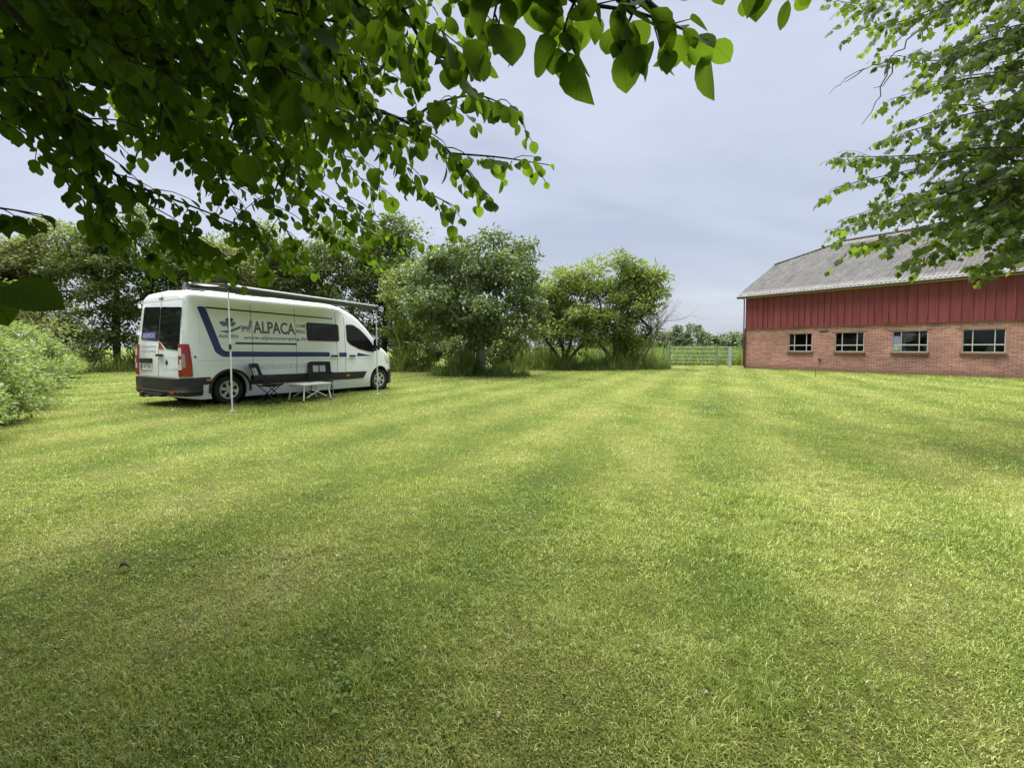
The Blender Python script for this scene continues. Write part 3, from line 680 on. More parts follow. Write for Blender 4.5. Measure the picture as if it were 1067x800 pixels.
def barn():
    root = empty('barn', (14.147, 27.941, 0), math.atan2(-480, 333)); tag(root, 'long red barn with brick lower walls, red boarding and a grey corrugated roof', 'barn')
    Lb, Wd, zb, ze = 26.0, 13.2, 2.38, 4.47
    slope = .52
    def rz(w_): return 4.54 + slope * w_
    wins = [(2.44, 3.64), (4.72, 5.99), (7.12, 8.42), (9.55, 10.87), (12.6, 13.9), (15.4, 16.7), (18.2, 19.5), (21, 22.3)]
    wz0, wz1 = 1.02, 2.02
    def wall_holes(length, holes, yo, flip):
        mb = MB(); xs = sorted({0., length} | {h for p in holes for h in p}); zs = [-.2, wz0, wz1, zb]; sg = -1 if flip else 1
        for a, b in zip(xs[:-1], xs[1:]):
            for c, d in zip(zs[:-1], zs[1:]):
                if any(abs(a - h[0]) < 1e-6 for h in holes) and c == wz0:
                    t = .24 * sg
                    for q in ([(a, c), (a, d)], [(b, c), (b, d)], [(a, c), (b, c)], [(a, d), (b, d)]):
                        (x0, z0), (x1, z1) = q; mb.add([(x0, yo, z0), (x1, yo, z1), (x1, yo + t, z1), (x0, yo + t, z0)], [(0, 1, 2, 3)])
                    continue
                mb.add([(a, yo, c), (b, yo, c), (b, yo, d), (a, yo, d)], [(0, 1, 2, 3)])
        return mb
    f = wall_holes(Lb, wins, 0, False)
    back = [(3.1, 3.9), (11.5, 12.3), (19.0, 19.8)]
    g = wall_holes(Lb, back, Wd, True); f.add(g.v, g.f)
    for x in (0, Lb): f.add([(x, 0, -.2), (x, Wd, -.2), (x, Wd, zb), (x, 0, zb)], [(0, 1, 2, 3)])
    f.build('brick_wall', MBR, root)
    # inner lining: gives the walls their thickness and the room its dusk
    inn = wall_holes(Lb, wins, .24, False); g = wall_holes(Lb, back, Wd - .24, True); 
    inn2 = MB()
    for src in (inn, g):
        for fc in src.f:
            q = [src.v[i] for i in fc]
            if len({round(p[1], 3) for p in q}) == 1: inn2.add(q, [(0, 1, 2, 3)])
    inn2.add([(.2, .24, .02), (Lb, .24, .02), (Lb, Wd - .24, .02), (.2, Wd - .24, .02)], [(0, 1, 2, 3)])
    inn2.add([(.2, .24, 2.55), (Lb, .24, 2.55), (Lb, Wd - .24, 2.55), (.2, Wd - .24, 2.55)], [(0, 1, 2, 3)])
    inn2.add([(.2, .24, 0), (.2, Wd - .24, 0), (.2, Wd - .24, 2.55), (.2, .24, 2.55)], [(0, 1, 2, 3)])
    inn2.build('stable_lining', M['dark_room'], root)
    # soldier course over each window
    for a, b in wins:
        sc = MB(); n = int((b - a + .3) / .08)
        for i in range(n): sc.box((a - .15 + (i + .5) * (b - a + .3) / n, -.004, wz1 + .115), ((b - a + .3) / n - .012, .02, .215))
        sc.build('lintel', MBR, root)
    # boarding with cover strips, a little in front of the bricks
    bo = MB(); x = 0.; k = 0
    while x < Lb:
        wd = float(rng.uniform(.26, .40)); x1 = min(Lb, x + wd); t = float(rng.uniform(0, .008))
        bo.box(((x + x1) / 2, -.02 - t, (zb + ze) / 2 + .0), (x1 - x - .006, .04, ze - zb + float(rng.uniform(-.01, .03))))
        bo.box((x1, -.056 - t, (zb + ze) / 2), (.06, .042, ze - zb - .01)); x = x1
    bo.box((Lb / 2, -.045, zb - .005), (Lb, .06, .035))
    bo.build('red_boarding', MBO, root)
    # gable boarding on both ends
    for xx in (-.03, Lb + .03):
        gb = MB(); wk = 4.05; hk = rz(wk) - .12
        gb.add([(xx, 0, zb), (xx, Wd, zb), (xx, Wd, ze), (xx, Wd - wk, hk), (xx, wk, hk), (xx, 0, ze)], [(0, 1, 2, 3, 4, 5)])
        for i in range(1, 33):
            yy = Wd * i / 33; top = rz(min(yy, Wd - yy, wk)) - .15; gb.box((xx + (-.02 if xx < 1 else .02), yy, (zb + top) / 2), (.03, .05, top - zb))
        gb.build('gable_boarding', MBO, root)
    gb = MB(); gb.box((-.02, -.02, zb / 2), (.05, .07, zb - .02)); gb.build('corner_board', MBO, root)
    # corrugated roof, half-hipped at the ends
    sR, wR, wk, so, wo = 2.7, Wd / 2, 4.05, -.35, -.40
    wave = .177
    def wtop(s_):
        if s_ < sR: return wk + (wR - wk) * max(0, (s_ - so)) / (sR - so)
        if s_ > Lb - sR: return wk + (wR - wk) * max(0, (Lb - so - s_)) / (sR - so)
        return wR
    ss = np.arange(so, Lb - so + .001, wave / 6); rows = 10
    Vv, Ff = [], []
    for side in (0, 1):
        base = len(Vv)
        for s_ in ss:
            wt = wtop(s_)
            for j in range(rows + 1):
                wr = min(wo + (wR - wo) * j / rows, wt)
                for lap in ((0, 1) if 0 < j < rows else (0,)):
                    dz = .020 * math.cos(2 * math.pi * s_ / wave) + (.016 if lap else 0)
                    Vv.append((s_, wr if side == 0 else Wd - wr, rz(wr) + dz))
        m = 2 * rows
        for i in range(len(ss) - 1):
            for j in range(m - 1):
                a = base + i * m + j; Ff.append((a, a + m, a + m + 1, a + 1))
    # hip faces
    for end in (0, 1):
        base = len(Vv); ys = np.arange(wk, Wd - wk + .001, wave / 6); k = 7
        for y_ in ys:
            t = 1 - abs(y_ - wR) / (wR - wk)
            for j in range(k):
                q = t * j / (k - 1); s_ = so + (sR - so) * q; z_ = rz(wk) + (rz(wR) - rz(wk)) * q + .020 * math.cos(2 * math.pi * y_ / wave)
                Vv.append((s_ if end == 0 else Lb - s_, y_, z_))
        for i in range(len(ys) - 1):
            for j in range(k - 1):
                a = base + i * k + j; Ff.append((a, a + k, a + k + 1, a + 1))
    me = bpy.data.meshes.new('roof'); me.from_pydata(Vv, [], Ff); me.update(); link('roof', me, MRF, root, 70)
    cap = MB(); cap.tube([(sR - .1, wR, rz(wR) + .03), (Lb - sR + .1, wR, rz(wR) + .03)], .11, 10); cap.tube([(so, wk, rz(wk) + .03), (sR, wR, rz(wR) + .03)], .08, 8); cap.tube([(so, Wd - wk, rz(wk) + .03), (sR, wR, rz(wR) + .03)], .08, 8)
    cap.build('ridge_cap', MRF, root, 50)
    fa = MB(); fa.box((Lb / 2, -.33, rz(-.33) - .13), (Lb + .66, .035, .13)); fa.box((Lb / 2, -.17, rz(-.33) - .19), (Lb + .6, .30, .02))
    fa.build('fascia', M['fascia'], root)
    gu = MB()
    gu.tube([(so - .02, -.42, rz(-.4) - .085), (Lb, -.42, rz(-.4) - .085)], .055, 10)
    gu.build('gutter', M['gutter'], root, 50)
    for yo_, sg in ((0, 1), (Wd, -1)):
        vb = MB()
        a = np.array([so + .02, yo_ - sg * .4, rz(-.4) - .06]); b = np.array([so + .02, yo_ + sg * wk, rz(wk) - .06])
        vb.add([a, b, b - [0, 0, .16], a - [0, 0, .16], a + [.03, 0, 0], b + [.03, 0, 0], b + [.03, 0, -.16], a + [.03, 0, -.16]], [(0, 1, 2, 3), (4, 5, 6, 7), (0, 1, 5, 4), (2, 3, 7, 6), (1, 2, 6, 5), (0, 3, 7, 4)])
        vb.build('bargeboard', M['gutter'], root)
    dp = MB(); dp.tube([(-.05, -.40, 4.3), (-.07, -.1, 4.1), (-.07, -.09, .1)], .035, 8); dp.build('downpipe', M['gutter'], root, 50)
    ve = MB(); ve.box((4.2, -.006, 2.09), (.42, .02, .09)); ve.build('air_vent', M['gutter'], root)
    lp = MB(); lp.box((4.04, -.05, .60), (.08, .10, .08)); lp.tube([(4.04, -.05, .6), (4.04, -.05, .35)], .012, 6); lp.build('tap', M['gutter'], root)
    for i, (a, b) in enumerate(wins):
        if i > 4: continue
        wf = MB(); t = .036; y = .07; zc = (wz0 + wz1) / 2
        wf.box(((a + b) / 2, y, wz0 + t / 2), (b - a, .06, t)); wf.box(((a + b) / 2, y, wz1 - t / 2), (b - a, .06, t))
        for xx in (a + t / 2, b - t / 2): wf.box((xx, y, zc), (t, .058, wz1 - wz0 - 2 * t))
        for q in (.25, .76): wf.box((a + (b - a) * q, y, zc), (.032, .050, wz1 - wz0 - 2 * t))
        wf.box(((a + b) / 2, y + .001, wz0 + .34), (b - a - 2 * t, .044, .05))
        fr = wf.build('window', M['win_frame'], root)
        gl = MB(); gl.box(((a + b) / 2, y + .003, zc), (b - a - .08, .006, wz1 - wz0 - .08)); gl.build('pane', MPN, fr)
        si = MB(); si.box(((a + b) / 2, -.02, wz0 - .045), (b - a + .12, .14, .075)); si.build('sill', M['sill'], fr)
barn()
# things inside the stable seen through the panes
def inside(name, label, cat, s_, w_, build):
    a = math.atan2(-480, 333); c, s2 = math.cos(a), math.sin(a)
    o = empty(name, (14.147 + s_ * c - w_ * s2, 27.941 + s_ * s2 + w_ * c, .02), a); tag(o, label, cat); build(o)
M['pale'] = pmat('pale_plastic', (.62, .66, .68), .5)
def jug(o):
    mb = MB(); mb.lathe([(.001, 0), (.13, 0), (.14, .05), (.14, .32), (.10, .42), (.045, .47), (.045, .52), (.001, .52)], (0, 0, .82), 'z', 14); mb.build('canister', M['pale'], o, 40)
    mb = MB(); mb.box((0, .05, .41), (.5, .3, .82)); mb.build('stand', M['dark_room'], o)
inside('canister_on_stand', 'pale plastic canister standing inside the barn window farthest from the gate', 'canister', 10.35, .62, jug)
def boards(o):  # added white boards, in place of light showing through from windows opposite
    for k, (x, h) in enumerate(((-.30, .34), (.46, .30))):
        mb = MB(); mb.box((x, 0, 1.06 + h / 2), (.13, .04, h)); mb.build('bright_spot_board', M['pale'], o)
    mb = MB(); mb.box((.08, .06, .52), (1.1, .25, 1.04)); mb.build('bench', M['dark_room'], o)
inside('bright_spots_on_bench', 'two added white boards standing for bright spots inside the second barn window from the picture edge', 'boards', 7.72, .75, boards)
# ------------------------------------------------------------------ field gate and post
M['galv'] = pmat('galvanised_tube', (.24, .26, .26), .45, .3, noise=.15, nscale=15)
M['bluepost'] = pmat('pale_blue_post', (.38, .47, .47), .6, noise=.15, nscale=10)
def gate():
    p0 = np.array([14.0, 28.6]); p1 = np.array([bx(697, 30.6), 30.6]); d = p1 - p0; Lg = float(np.linalg.norm(d)); rzz = math.atan2(d[1], d[0])
    root = empty('field_gate', (p0[0], p0[1], 0), rzz); tag(root, 'grey galvanised tube gate closing the gap between the barn corner and the bushes', 'gate')
    x_mid = Lg * .30
    hs = [1.27, .98, .72, .50, .27]
    r = MB()
    for z in hs: r.tube([(x_mid, 0, z), (Lg - .08, 0, z)], .018, 6)
    r.build('gate_rails', M['galv'], root, 50)
    r = MB()
    for q, top in ((x_mid + .03, 1.27), (x_mid + (Lg - x_mid) * .28, .98), (x_mid + (Lg - x_mid) * .56, .98), (Lg - .1, 1.27)): r.tube([(q, .0, .15), (q, 0, top + .02)], .020, 6)
    r.build('gate_uprights', M['galv'], root, 50)
    r = MB()
    for z in hs[:4]: r.tube([(.05, 0, z), (x_mid - .1, 0, z)], .018, 6)
    r.build('side_rails', M['galv'], root, 50)
    for q, rr, h in ((x_mid - .06, .04, 1.34), (Lg, .05, 1.38)):
        r = MB(); r.tube([(q, 0, -.1), (q, 0, h)], rr, 8); r.build('post', M['galv'], root, 50)
    r = MB(); r.box((x_mid - .02, -.04, .85), (.14, .05, .06)); r.build('latch', M['gutter'], root)
    r = MB(); r.box((.42, -.02, .60), (.17, .07, 1.36)); r.build('flat_post', M['bluepost'], root)
gate()
r = MB(); r.tube([(0, 0, -.1), (.01, 0, .2), (-.01, 0, .42)], .010, 6)
o = r.build('iron_rod', M['gutter'], None, 50); P_ = at(850, 393, 1); o.location = (bx(850, 19.2), 19.2, 0)
tag(o, 'short thin dark iron rod stuck upright in the lawn before the barn', 'rod')

# ------------------------------------------------------------------ camper van (local: x along from the rear axle, y inwards from the near side, z up)
VX, VY, VH = -6.153, 10.054, R(59.52)
van = empty('camper_van', (VX, VY, 0), VH); van.rotation_euler = (0, R(.45), VH)
tag(van, 'white high roofed camper van with navy stripe and alpaca lettering parked on the lawn', 'van')
VW = 2.0
def lerp(x, T):
    xs = [t[0] for t in T]; return float(np.interp(x, xs, [t[1] for t in T]))
INS = [(.10, .10), (.16, .05), (.3, .018), (.5, 0), (.9, -.004), (1.15, .004), (1.5, .026), (2.0, .07), (2.3, .115), (2.6, .17)]
ZT = [(-.95, 2.28), (-.935, 2.36), (-.88, 2.415), (-.75, 2.44), (2.5, 2.455), (2.85, 2.43), (3.1, 2.36), (3.35, 2.25), (3.6, 2.09), (3.85, 1.87), (4.1, 1.60), (4.3, 1.385), (4.42, 1.30), (4.6, 1.22), (4.8, 1.10), (4.92, .97), (5.0, .80), (5.03, .60)]
PI_ = [(-.95, .05), (-.935, .022), (-.89, .006), (-.82, 0), (4.2, 0), (4.45, .025), (4.65, .07), (4.8, .13), (4.92, .21), (5.0, .31), (5.03, .38)]
RC = [(-.95, .16), (2.8, .18), (3.4, .13), (4.3, .10), (4.7, .12), (5.03, .08)]
ZB = [(-.95, .22), (-.6, .15), (4.2, .13), (4.7, .17), (5.03, .26)]
def lean(z): return .10 * (max(0, z - 1.0) / 1.4) ** 1.3
def side_y(a, z): return lerp(z, INS) + lerp(a, PI_)
def wlean(a): return max(0., 1 - (a + .95) / .5)
def sect(a):
    zt, pi, r, zb_ = lerp(a, ZT), lerp(a, PI_), lerp(a, RC), lerp(a, ZB); h = zt - r
    half = []
    for i in range(13):
        z = zb_ + (h - zb_) * i / 12; half.append((lerp(z, INS) + pi, z))
    y0 = half[-1][0]; rx = r * 1.25
    for k in range(1, 6):
        t = k / 5 * math.pi / 2; half.append((y0 + rx * (1 - math.cos(t)), h + r * .93 * math.sin(t)))
    y1, z1 = half[-1]; c = VW / 2
    for k in range(1, 4):
        f = k / 4; half.append((y1 + (c - y1) * f, z1 + r * .07 * (1 - (1 - f) ** 2) + .015 * f))
    top = (c, z1 + r * .07 + .02)
    pts = half + [top] + [(VW - y, z) for y, z in reversed(half)]
    return [(a + lean(z) * wlean(a), y, z) for y, z in pts]
def roof_z(a): return max(p[2] for p in sect(a))
def van_body():
    st = [-.95, -.935, -.89, -.82, -.7, -.55, -.44, -.3, -.15, 0, .15, .3, .44, .6, 1, 1.5, 2, 2.5, 2.7, 2.85, 3.0, 3.1, 3.22, 3.35, 3.48, 3.6, 3.72, 3.85, 3.97, 4.1, 4.2, 4.3, 4.36, 4.42, 4.5, 4.6, 4.7, 4.8, 4.87, 4.92, 4.96, 5.0, 5.03]
    S_ = [sect(a) for a in st]; n = len(S_[0]); mb = MB(); mb.v = [p for s_ in S_ for p in s_]
    for i in range(len(st) - 1):
        for k in range(n):
            mb.f.append((i * n + k, i * n + (k + 1) % n, (i + 1) * n + (k + 1) % n, (i + 1) * n + k))
    for base in (0, (len(st) - 1) * n):
        for k in range(n // 2):
            a, b, c, d = base + k, base + k + 1, base + n - 2 - k, base + n - 1 - k
            if b == c: mb.f.append((a, b, d))
            elif b < c: mb.f.append((a, b, c, d))
    o = mb.build('body', M['white'], van)
    cut = MB()
    for a, rr in ((0, .40), (4.36, .40)):
        for y0, y1 in ((-.2, .34), (VW - .34, VW + .2)): cut.lathe([(1e-4, y0), (rr, y0), (rr, y1), (1e-4, y1)], (a, 0, .33), 'y', 40)
    co = cut.build('arch_tool', None, van)
    bm = bmesh.new(); bm.from_mesh(co.data); bmesh.ops.remove_doubles(bm, verts=bm.verts, dist=.0006); bmesh.ops.recalc_face_normals(bm, faces=bm.faces); bm.to_mesh(co.data); bm.free()
    md = o.modifiers.new('arches', 'BOOLEAN'); md.operation = 'DIFFERENCE'; md.object = co; md.solver = 'EXACT'
    dg = bpy.context.evaluated_depsgraph_get(); me = bpy.data.meshes.new_from_object(o.evaluated_get(dg))
    o.modifiers.clear(); o.data = me; bpy.data.objects.remove(co)
    if not me.materials: me.materials.append(M['white'])
    me.shade_smooth(); me.set_sharp_from_angle(angle=R(38))
van_body()

def rpoly(pts, r, n=4):
    out = []; m = len(pts)
    for i in range(m):
        p, a, b = [np.array(pts[j % m], float) for j in (i, i - 1, i + 1)]
        u = a - p; v = b - p; lu, lv = np.linalg.norm(u), np.linalg.norm(v); q = min(r, lu * .45, lv * .45)
        s_, e = p + u / lu * q, p + v / lv * q
        for k in range(n + 1):
            t = k / n; out.append(tuple((1 - t) ** 2 * s_ + 2 * t * (1 - t) * p + t * t * e))
    return out
def m_side(u, v, off): return (u, side_y(u, v) - off, v)
def m_far(u, v, off): return (u, VW - side_y(u, v) + off, v)
def m_rear(u, v, off): return (-.95 + lean(v) - off, u, v)
def decal(name, polys, mapf, mat, off=.004, parent=None, cu=(), cv=None, rim=True):
    if cv is None: cv = [t[0] for t in INS] + [1.25, 1.75, 1.9, 2.1, 2.2]
    bm = bmesh.new()
    for poly in polys:
        try: bm.faces.new([bm.verts.new((p[0], p[1], 0)) for p in poly])
        except ValueError: pass
    for x in cu:
        bmesh.ops.bisect_plane(bm, geom=bm.verts[:] + bm.edges[:] + bm.faces[:], plane_co=(x, 0, 0), plane_no=(1, 0, 0))
    for z in cv:
        bmesh.ops.bisect_plane(bm, geom=bm.verts[:] + bm.edges[:] + bm.faces[:], plane_co=(0, z, 0), plane_no=(0, 1, 0))
    bmesh.ops.triangulate(bm, faces=bm.faces)
    if rim:
        be = [e for e in bm.edges if e.is_boundary]; r_ = bmesh.ops.extrude_edge_only(bm, edges=be)
        for v in [g for g in r_['geom'] if isinstance(g, bmesh.types.BMVert)]: v.co.z = -1
    for v in bm.verts: v.co = mapf(v.co.x, v.co.y, off if v.co.z == 0 else -.004)
    bmesh.ops.recalc_face_normals(bm, faces=bm.faces)
    me = bpy.data.meshes.new(name); bm.to_mesh(me); bm.free()
    return link(name, me, mat, parent or van)
def rect(u0, v0, u1, v1): return [(u0, v0), (u1, v0), (u1, v1), (u0, v1)]
def text_faces(txt, size=1, bold=0.0):
    cu = bpy.data.curves.new('t', 'FONT'); cu.body = txt; cu.size = size; cu.resolution_u = 3; cu.offset = bold; cu.fill_mode = 'BOTH'
    o = bpy.data.objects.new('t', cu); COL.objects.link(o); dg = bpy.context.evaluated_depsgraph_get(); dg.update()
    me = bpy.data.meshes.new_from_object(o.evaluated_get(dg)); bpy.data.objects.remove(o)
    V = np.array([v.co[:2] for v in me.vertices]); F = [tuple(p.vertices) for p in me.polygons]; bpy.data.meshes.remove(me)
    return V, F
def lettering(name, txt, box, mapf, mat, off=.006, bold=.0, flip=False, parent=None, skew=0):
    u0, v0, u1, v1 = box; V, F = text_faces(txt, 1, bold); mn, mx = V.min(0), V.max(0)
    P = []
    for q in V:
        fx, fy = (q - mn) / (mx - mn); 
        P.append(mapf(u0 + (u1 - u0) * fx, v0 + (v1 - v0) * fy + skew * fx, off))
    me = bpy.data.meshes.new(name); me.from_pydata(P, [], F); me.update(); return link(name, me, mat, parent or van)

# windows, near side and cab; the same on the far side
def side_glass(mapf):
    f = decal('side_window', [rpoly(rect(1.90, 1.42, 2.88, 1.89), .07)], mapf, M['black_plastic'], .010)
    decal('pane', [rpoly(rect(1.94, 1.46, 2.84, 1.85), .05)], mapf, M['glass'], .014, f)
    cab = [(3.13, 1.90), (3.38, 1.905), (3.62, 1.78), (3.86, 1.58), (4.06, 1.36), (4.13, 1.27), (4.10, 1.14), (3.90, 1.15), (3.55, 1.22), (3.22, 1.36), (3.13, 1.46)]
    f = decal('cab_window', [rpoly(cab, .05)], mapf, M['black_plastic'], .006, cu=(3.35, 3.6, 3.85))
    c = np.array([3.55, 1.55]); decal('pane', [rpoly([tuple(c + (np.array(p) - c) * .93) for p in cab], .05)], mapf, M['glass'], .010, f, cu=(3.35, 3.6, 3.85))
for mf in (m_side, m_far): side_glass(mf)
def windscreen():
    mb = MB(); aa = np.linspace(3.22, 4.30, 12); yy = np.linspace(.20, 1.80, 13)
    for a in aa:
        s_ = sect(a); ys = [p[1] for p in s_]; k = len(s_) // 2; L_ = s_[:k + 1]
        for y in yy:
            q = y if y <= 1 else VW - y
            i = max(j for j in range(len(L_)) if L_[j][1] <= q + 1e-9 or j == 0); i = min(i, len(L_) - 2); f = (q - L_[i][1]) / max(1e-6, L_[i + 1][1] - L_[i][1]); z = L_[i][2] + (L_[i + 1][2] - L_[i][2]) * min(1, max(0, f))
            mb.v.append((a + .008, y, z + .012))
    m = len(yy)
    for i in range(len(aa) - 1):
        for j in range(m - 1): mb.f.append((i * m + j, i * m + j + 1, (i + 1) * m + j + 1, (i + 1) * m + j))
    mb.build('windscreen', M['glass'], van, 60)
windscreen()
# rear doors
RT = 2.06
dl = decal('rear_window', [rpoly([(.10, 2.05), (.965, 2.09), (.965, 1.36), (.90, 1.355), (.64, 1.20), (.10, 1.17)], .05)], m_rear, M['glass'], .008)
dr = decal('rear_window', [rpoly([(1.0, 2.09), (1.74, 2.12), (1.80, 1.40), (1.0, 1.365)], .05)], m_rear, M['glass'], .008)
decal('door_gap', [rect(.978, .62, .988, 2.34)], m_rear, M['seam'], .004)
decal('door_gap', [rect(.075, .62, .083, 2.25)], m_rear, M['seamlight'], .003)
decal('door_gap', [rect(.08, 2.22, 1.9, 2.228)], m_rear, M['seamlight'], .003)
decal('sticker', [rect(1.13, 1.42, 1.74, 1.56)], m_rear, M['purple_deep'], .011)
lettering('sticker_lettering', 'ALPACA', (1.70, 1.445, 1.17, 1.535), m_rear, M['palegrey'], .014, .02)
decal('red_badge', [[(.97, 1.34), (.90, 1.33), (.72, 1.19), (.97, 1.20)]], m_rear, M['red'], .008)
hd = MB(); hd.box((-.985, .86, 1.07), (.05, .26, .05)); hd.build('door_handle', M['black_plastic'], van, bevel=.01)
plf = MB(); plf.box((-.965, 1.53, .95), (.05, .56, .10)); plf.build('plate_lamp_bar', M['black_plastic'], van, bevel=.012)
pl = MB(); pl.box((-.958, 1.53, .82), (.012, .52, .14)); ploj = pl.build('number_plate', M['plate'], van)
b_ = MB(); b_.box((-.9655, 1.755, .82), (.004, .05, .13)); b_.build('plate_band', M['navy'], ploj)
lettering('plate_lettering', 'H AC 205', (1.72, .785, 1.30, .855), lambda u, v, o: (-.9655, u, v), M['darkline'], 0, .01, parent=ploj)
LEAF = [(0, -.55), (.06, -.12), (.42, -.20), (.36, -.06), (.62, .12), (.52, .18), (.56, .38), (.36, .34), (.30, .44), (.14, .28), (.18, .68), (.08, .62), (0, .85), (-.08, .62), (-.18, .68), (-.14, .28), (-.30, .44), (-.36, .34), (-.56, .38), (-.52, .18), (-.62, .12), (-.36, -.06), (-.42, -.20), (-.06, -.12)]
decal('leaf_emblem', [[(.62 - p[0] * .11, .90 + p[1] * .11) for p in LEAF]], m_rear, M['navy'], .006)
lettering('emblem_lettering', 'AHORN', (.74, .765, .52, .80), m_rear, M['palegrey'], .006)
lettering('door_lettering', 'CAMP', (.40, .765, .14, .805), m_rear, M['palegrey'], .006)
lettering('door_lettering', 'www.alpacacamping.de', (.92, 1.0, .16, 1.04), m_rear, M['seamlight'], .006)
for z in (1.25, 1.15): lettering('door_lettering', 'ALPACACAMPING', (1.74, z - .02, 1.10, z + .025), m_rear, M['bluegrey'], .006)
for z in (1.55, .95, 2.15):
    for y in (.015, VW - .015):
        h = MB(); h.box((-.955 + lean(z), y + (-.012 if y < 1 else .012), z), (.05, .045, .09)); h.build('hinge', M['white'], van, bevel=.01)
# tail lights wrap round the rear corners
def tail(sg):
    def pt(s_, z, off):
        # s_ 0..1 from the rear face round to the side; narrower towards the top
        tz = (z - .64) / .66; wr, ws = .085, .145 * (1 - .45 * tz ** 2)
        path = [(-.955, wr + .02), (-.962, .03), (-.95, -.004), (-.91, -.014), (-.91 + ws, -.010)]
        L_ = np.cumsum([0] + [math.dist(path[i], path[i + 1]) for i in range(4)]); d = s_ * L_[-1]
        a = np.interp(d, L_, [p[0] for p in path]); y = np.interp(d, L_, [p[1] for p in path])
        a += lean(z) * .8; y += lerp(z, INS) * .6
        cx, cy = -.80, .16; v = np.array([a - cx, y - cy]); v = v / np.linalg.norm(v); a, y = np.array([a, y]) + v * off
        return (a, y if sg > 0 else VW - y, z)
    def piece(name, s0, s1, z0, z1, mat, parent, off=.022):
        mb = MB(); ns, nz = 9, 7
        for i in range(ns + 1):
            for j in range(nz + 1): mb.v.append(pt(s0 + (s1 - s0) * i / ns, z0 + (z1 - z0) * j / nz, off))
        for i in range(ns):
            for j in range(nz): mb.f.append((i * (nz + 1) + j, i * (nz + 1) + j + 1, (i + 1) * (nz + 1) + j + 1, (i + 1) * (nz + 1) + j))
        nv = len(mb.v); edge = [(i, 0) for i in range(ns)] + [(ns, j) for j in range(nz)] + [(i, nz) for i in range(ns, 0, -1)] + [(0, j) for j in range(nz, 0, -1)]
        for i, j in edge: mb.v.append(pt(s0 + (s1 - s0) * i / ns, z0 + (z1 - z0) * j / nz, -.01))
        m = len(edge)
        for q in range(m):
            a = edge[q][0] * (nz + 1) + edge[q][1]; b = edge[(q + 1) % m][0] * (nz + 1) + edge[(q + 1) % m][1]; mb.f.append((a, b, nv + (q + 1) % m, nv + q))
        return mb.build(name, mat, parent, 50)
    t = piece('tail_light', 0, 1, .64, 1.30, M['red'], van, .020)
    piece('clear_lens', .08, .42, 1.06, 1.22, M['clear'], t, .026)
    piece('clear_lens', .06, .40, .78, .90, M['clear'], t, .026)
    piece('smoked_lens', .40, .62, .82, 1.10, M['smoke'], t, .026)
tail(1); tail(-1)
# side graphics
decal('stripe', [rpoly([(-.62, 2.09), (-.46, 2.09), (-.18, 1.22), (-.10, 1.155), (2.56, 1.135), (2.56, 1.015), (-.16, 1.035), (-.31, 1.14)], .05)], m_side, M['navy'], .004, cu=(.5, 1.59))
decal('stripe', [rect(2.86, 1.01, 3.11, 1.125)], m_side, M['navy'], .004)
decal('stripe', [[(3.50, 1.12), (4.0, 1.03), (3.46, 1.02)]], m_side, M['navy'], .004)
decal('top_line', [[(-.45, 2.095), (2.70, 2.045), (2.70, 2.015), (-.45, 2.062)]], m_side, M['darkline'], .004, cu=(.5, 1.5))
cx_, cz_ = -.02, 1.73
decal('leaf_emblem', [[(cx_ + p[0] * .30, cz_ + p[1] * .20) for p in LEAF]], m_side, M['bluegrey'], .004)
decal('leaf_emblem', [[(cx_ + .05 + p[0] * .13, cz_ + .10 + p[1] * .12) for p in LEAF]], m_side, M['navy'], .0075)
decal('emblem_swoosh', [[(cx_ - .2, cz_ - .14), (cx_, cz_ - .18), (cx_ + .24, cz_ - .08), (cx_ + .30, cz_ + .02), (cx_ + .2, cz_ - .04), (cx_, cz_ - .12)]], m_side, M['bluegrey'], .008)
lettering('emblem_lettering', 'AHORN', (-.23, 1.445, .18, 1.525), m_side, M['greyink'], .006, .01)
ALP = [(0, .30), (.05, .40), (.16, .46), (.40, .47), (.56, .44), (.66, .50), (.72, .72), (.76, .86), (.80, .98), (.84, .90), (.92, .97), (.92, .86), (1.05, .80), (1.04, .72), (.90, .70), (.88, .52), (.84, .34), (.76, .24), (.74, 0), (.66, 0), (.64, .20), (.56, .20), (.55, 0), (.47, 0), (.46, .22), (.28, .22), (.26, 0), (.18, 0), (.17, .22), (.10, .20), (.09, 0), (.02, 0), (.03, .20)]
decal('alpaca_emblem', [[(.26 + p[0] * .26, 1.585 + p[1] * .30) for p in ALP]], m_side, M['purple'], .004)
lettering('large_lettering', 'ALPACA', (.53, 1.565, 1.58, 1.855), m_side, M['greyink'], .006, .028)
lettering('small_lettering', 'CAM', (1.61, 1.745, 1.86, 1.835), m_side, M['greyink'], .006, .012)
lettering('small_lettering', 'PING', (1.61, 1.60, 1.86, 1.69), m_side, M['greyink'], .006, .012)
lettering('web_lettering', 'www.alpacacamping.de', (.30, 1.405, 1.88, 1.51), m_side, M['greyink'], .006, .012)
lettering('slogan_lettering', 'CAMPINGSTELLPLÄTZE IN DER NATUR', (.29, .745, 2.33, .87), m_side, M['palegrey'], .006, 0)
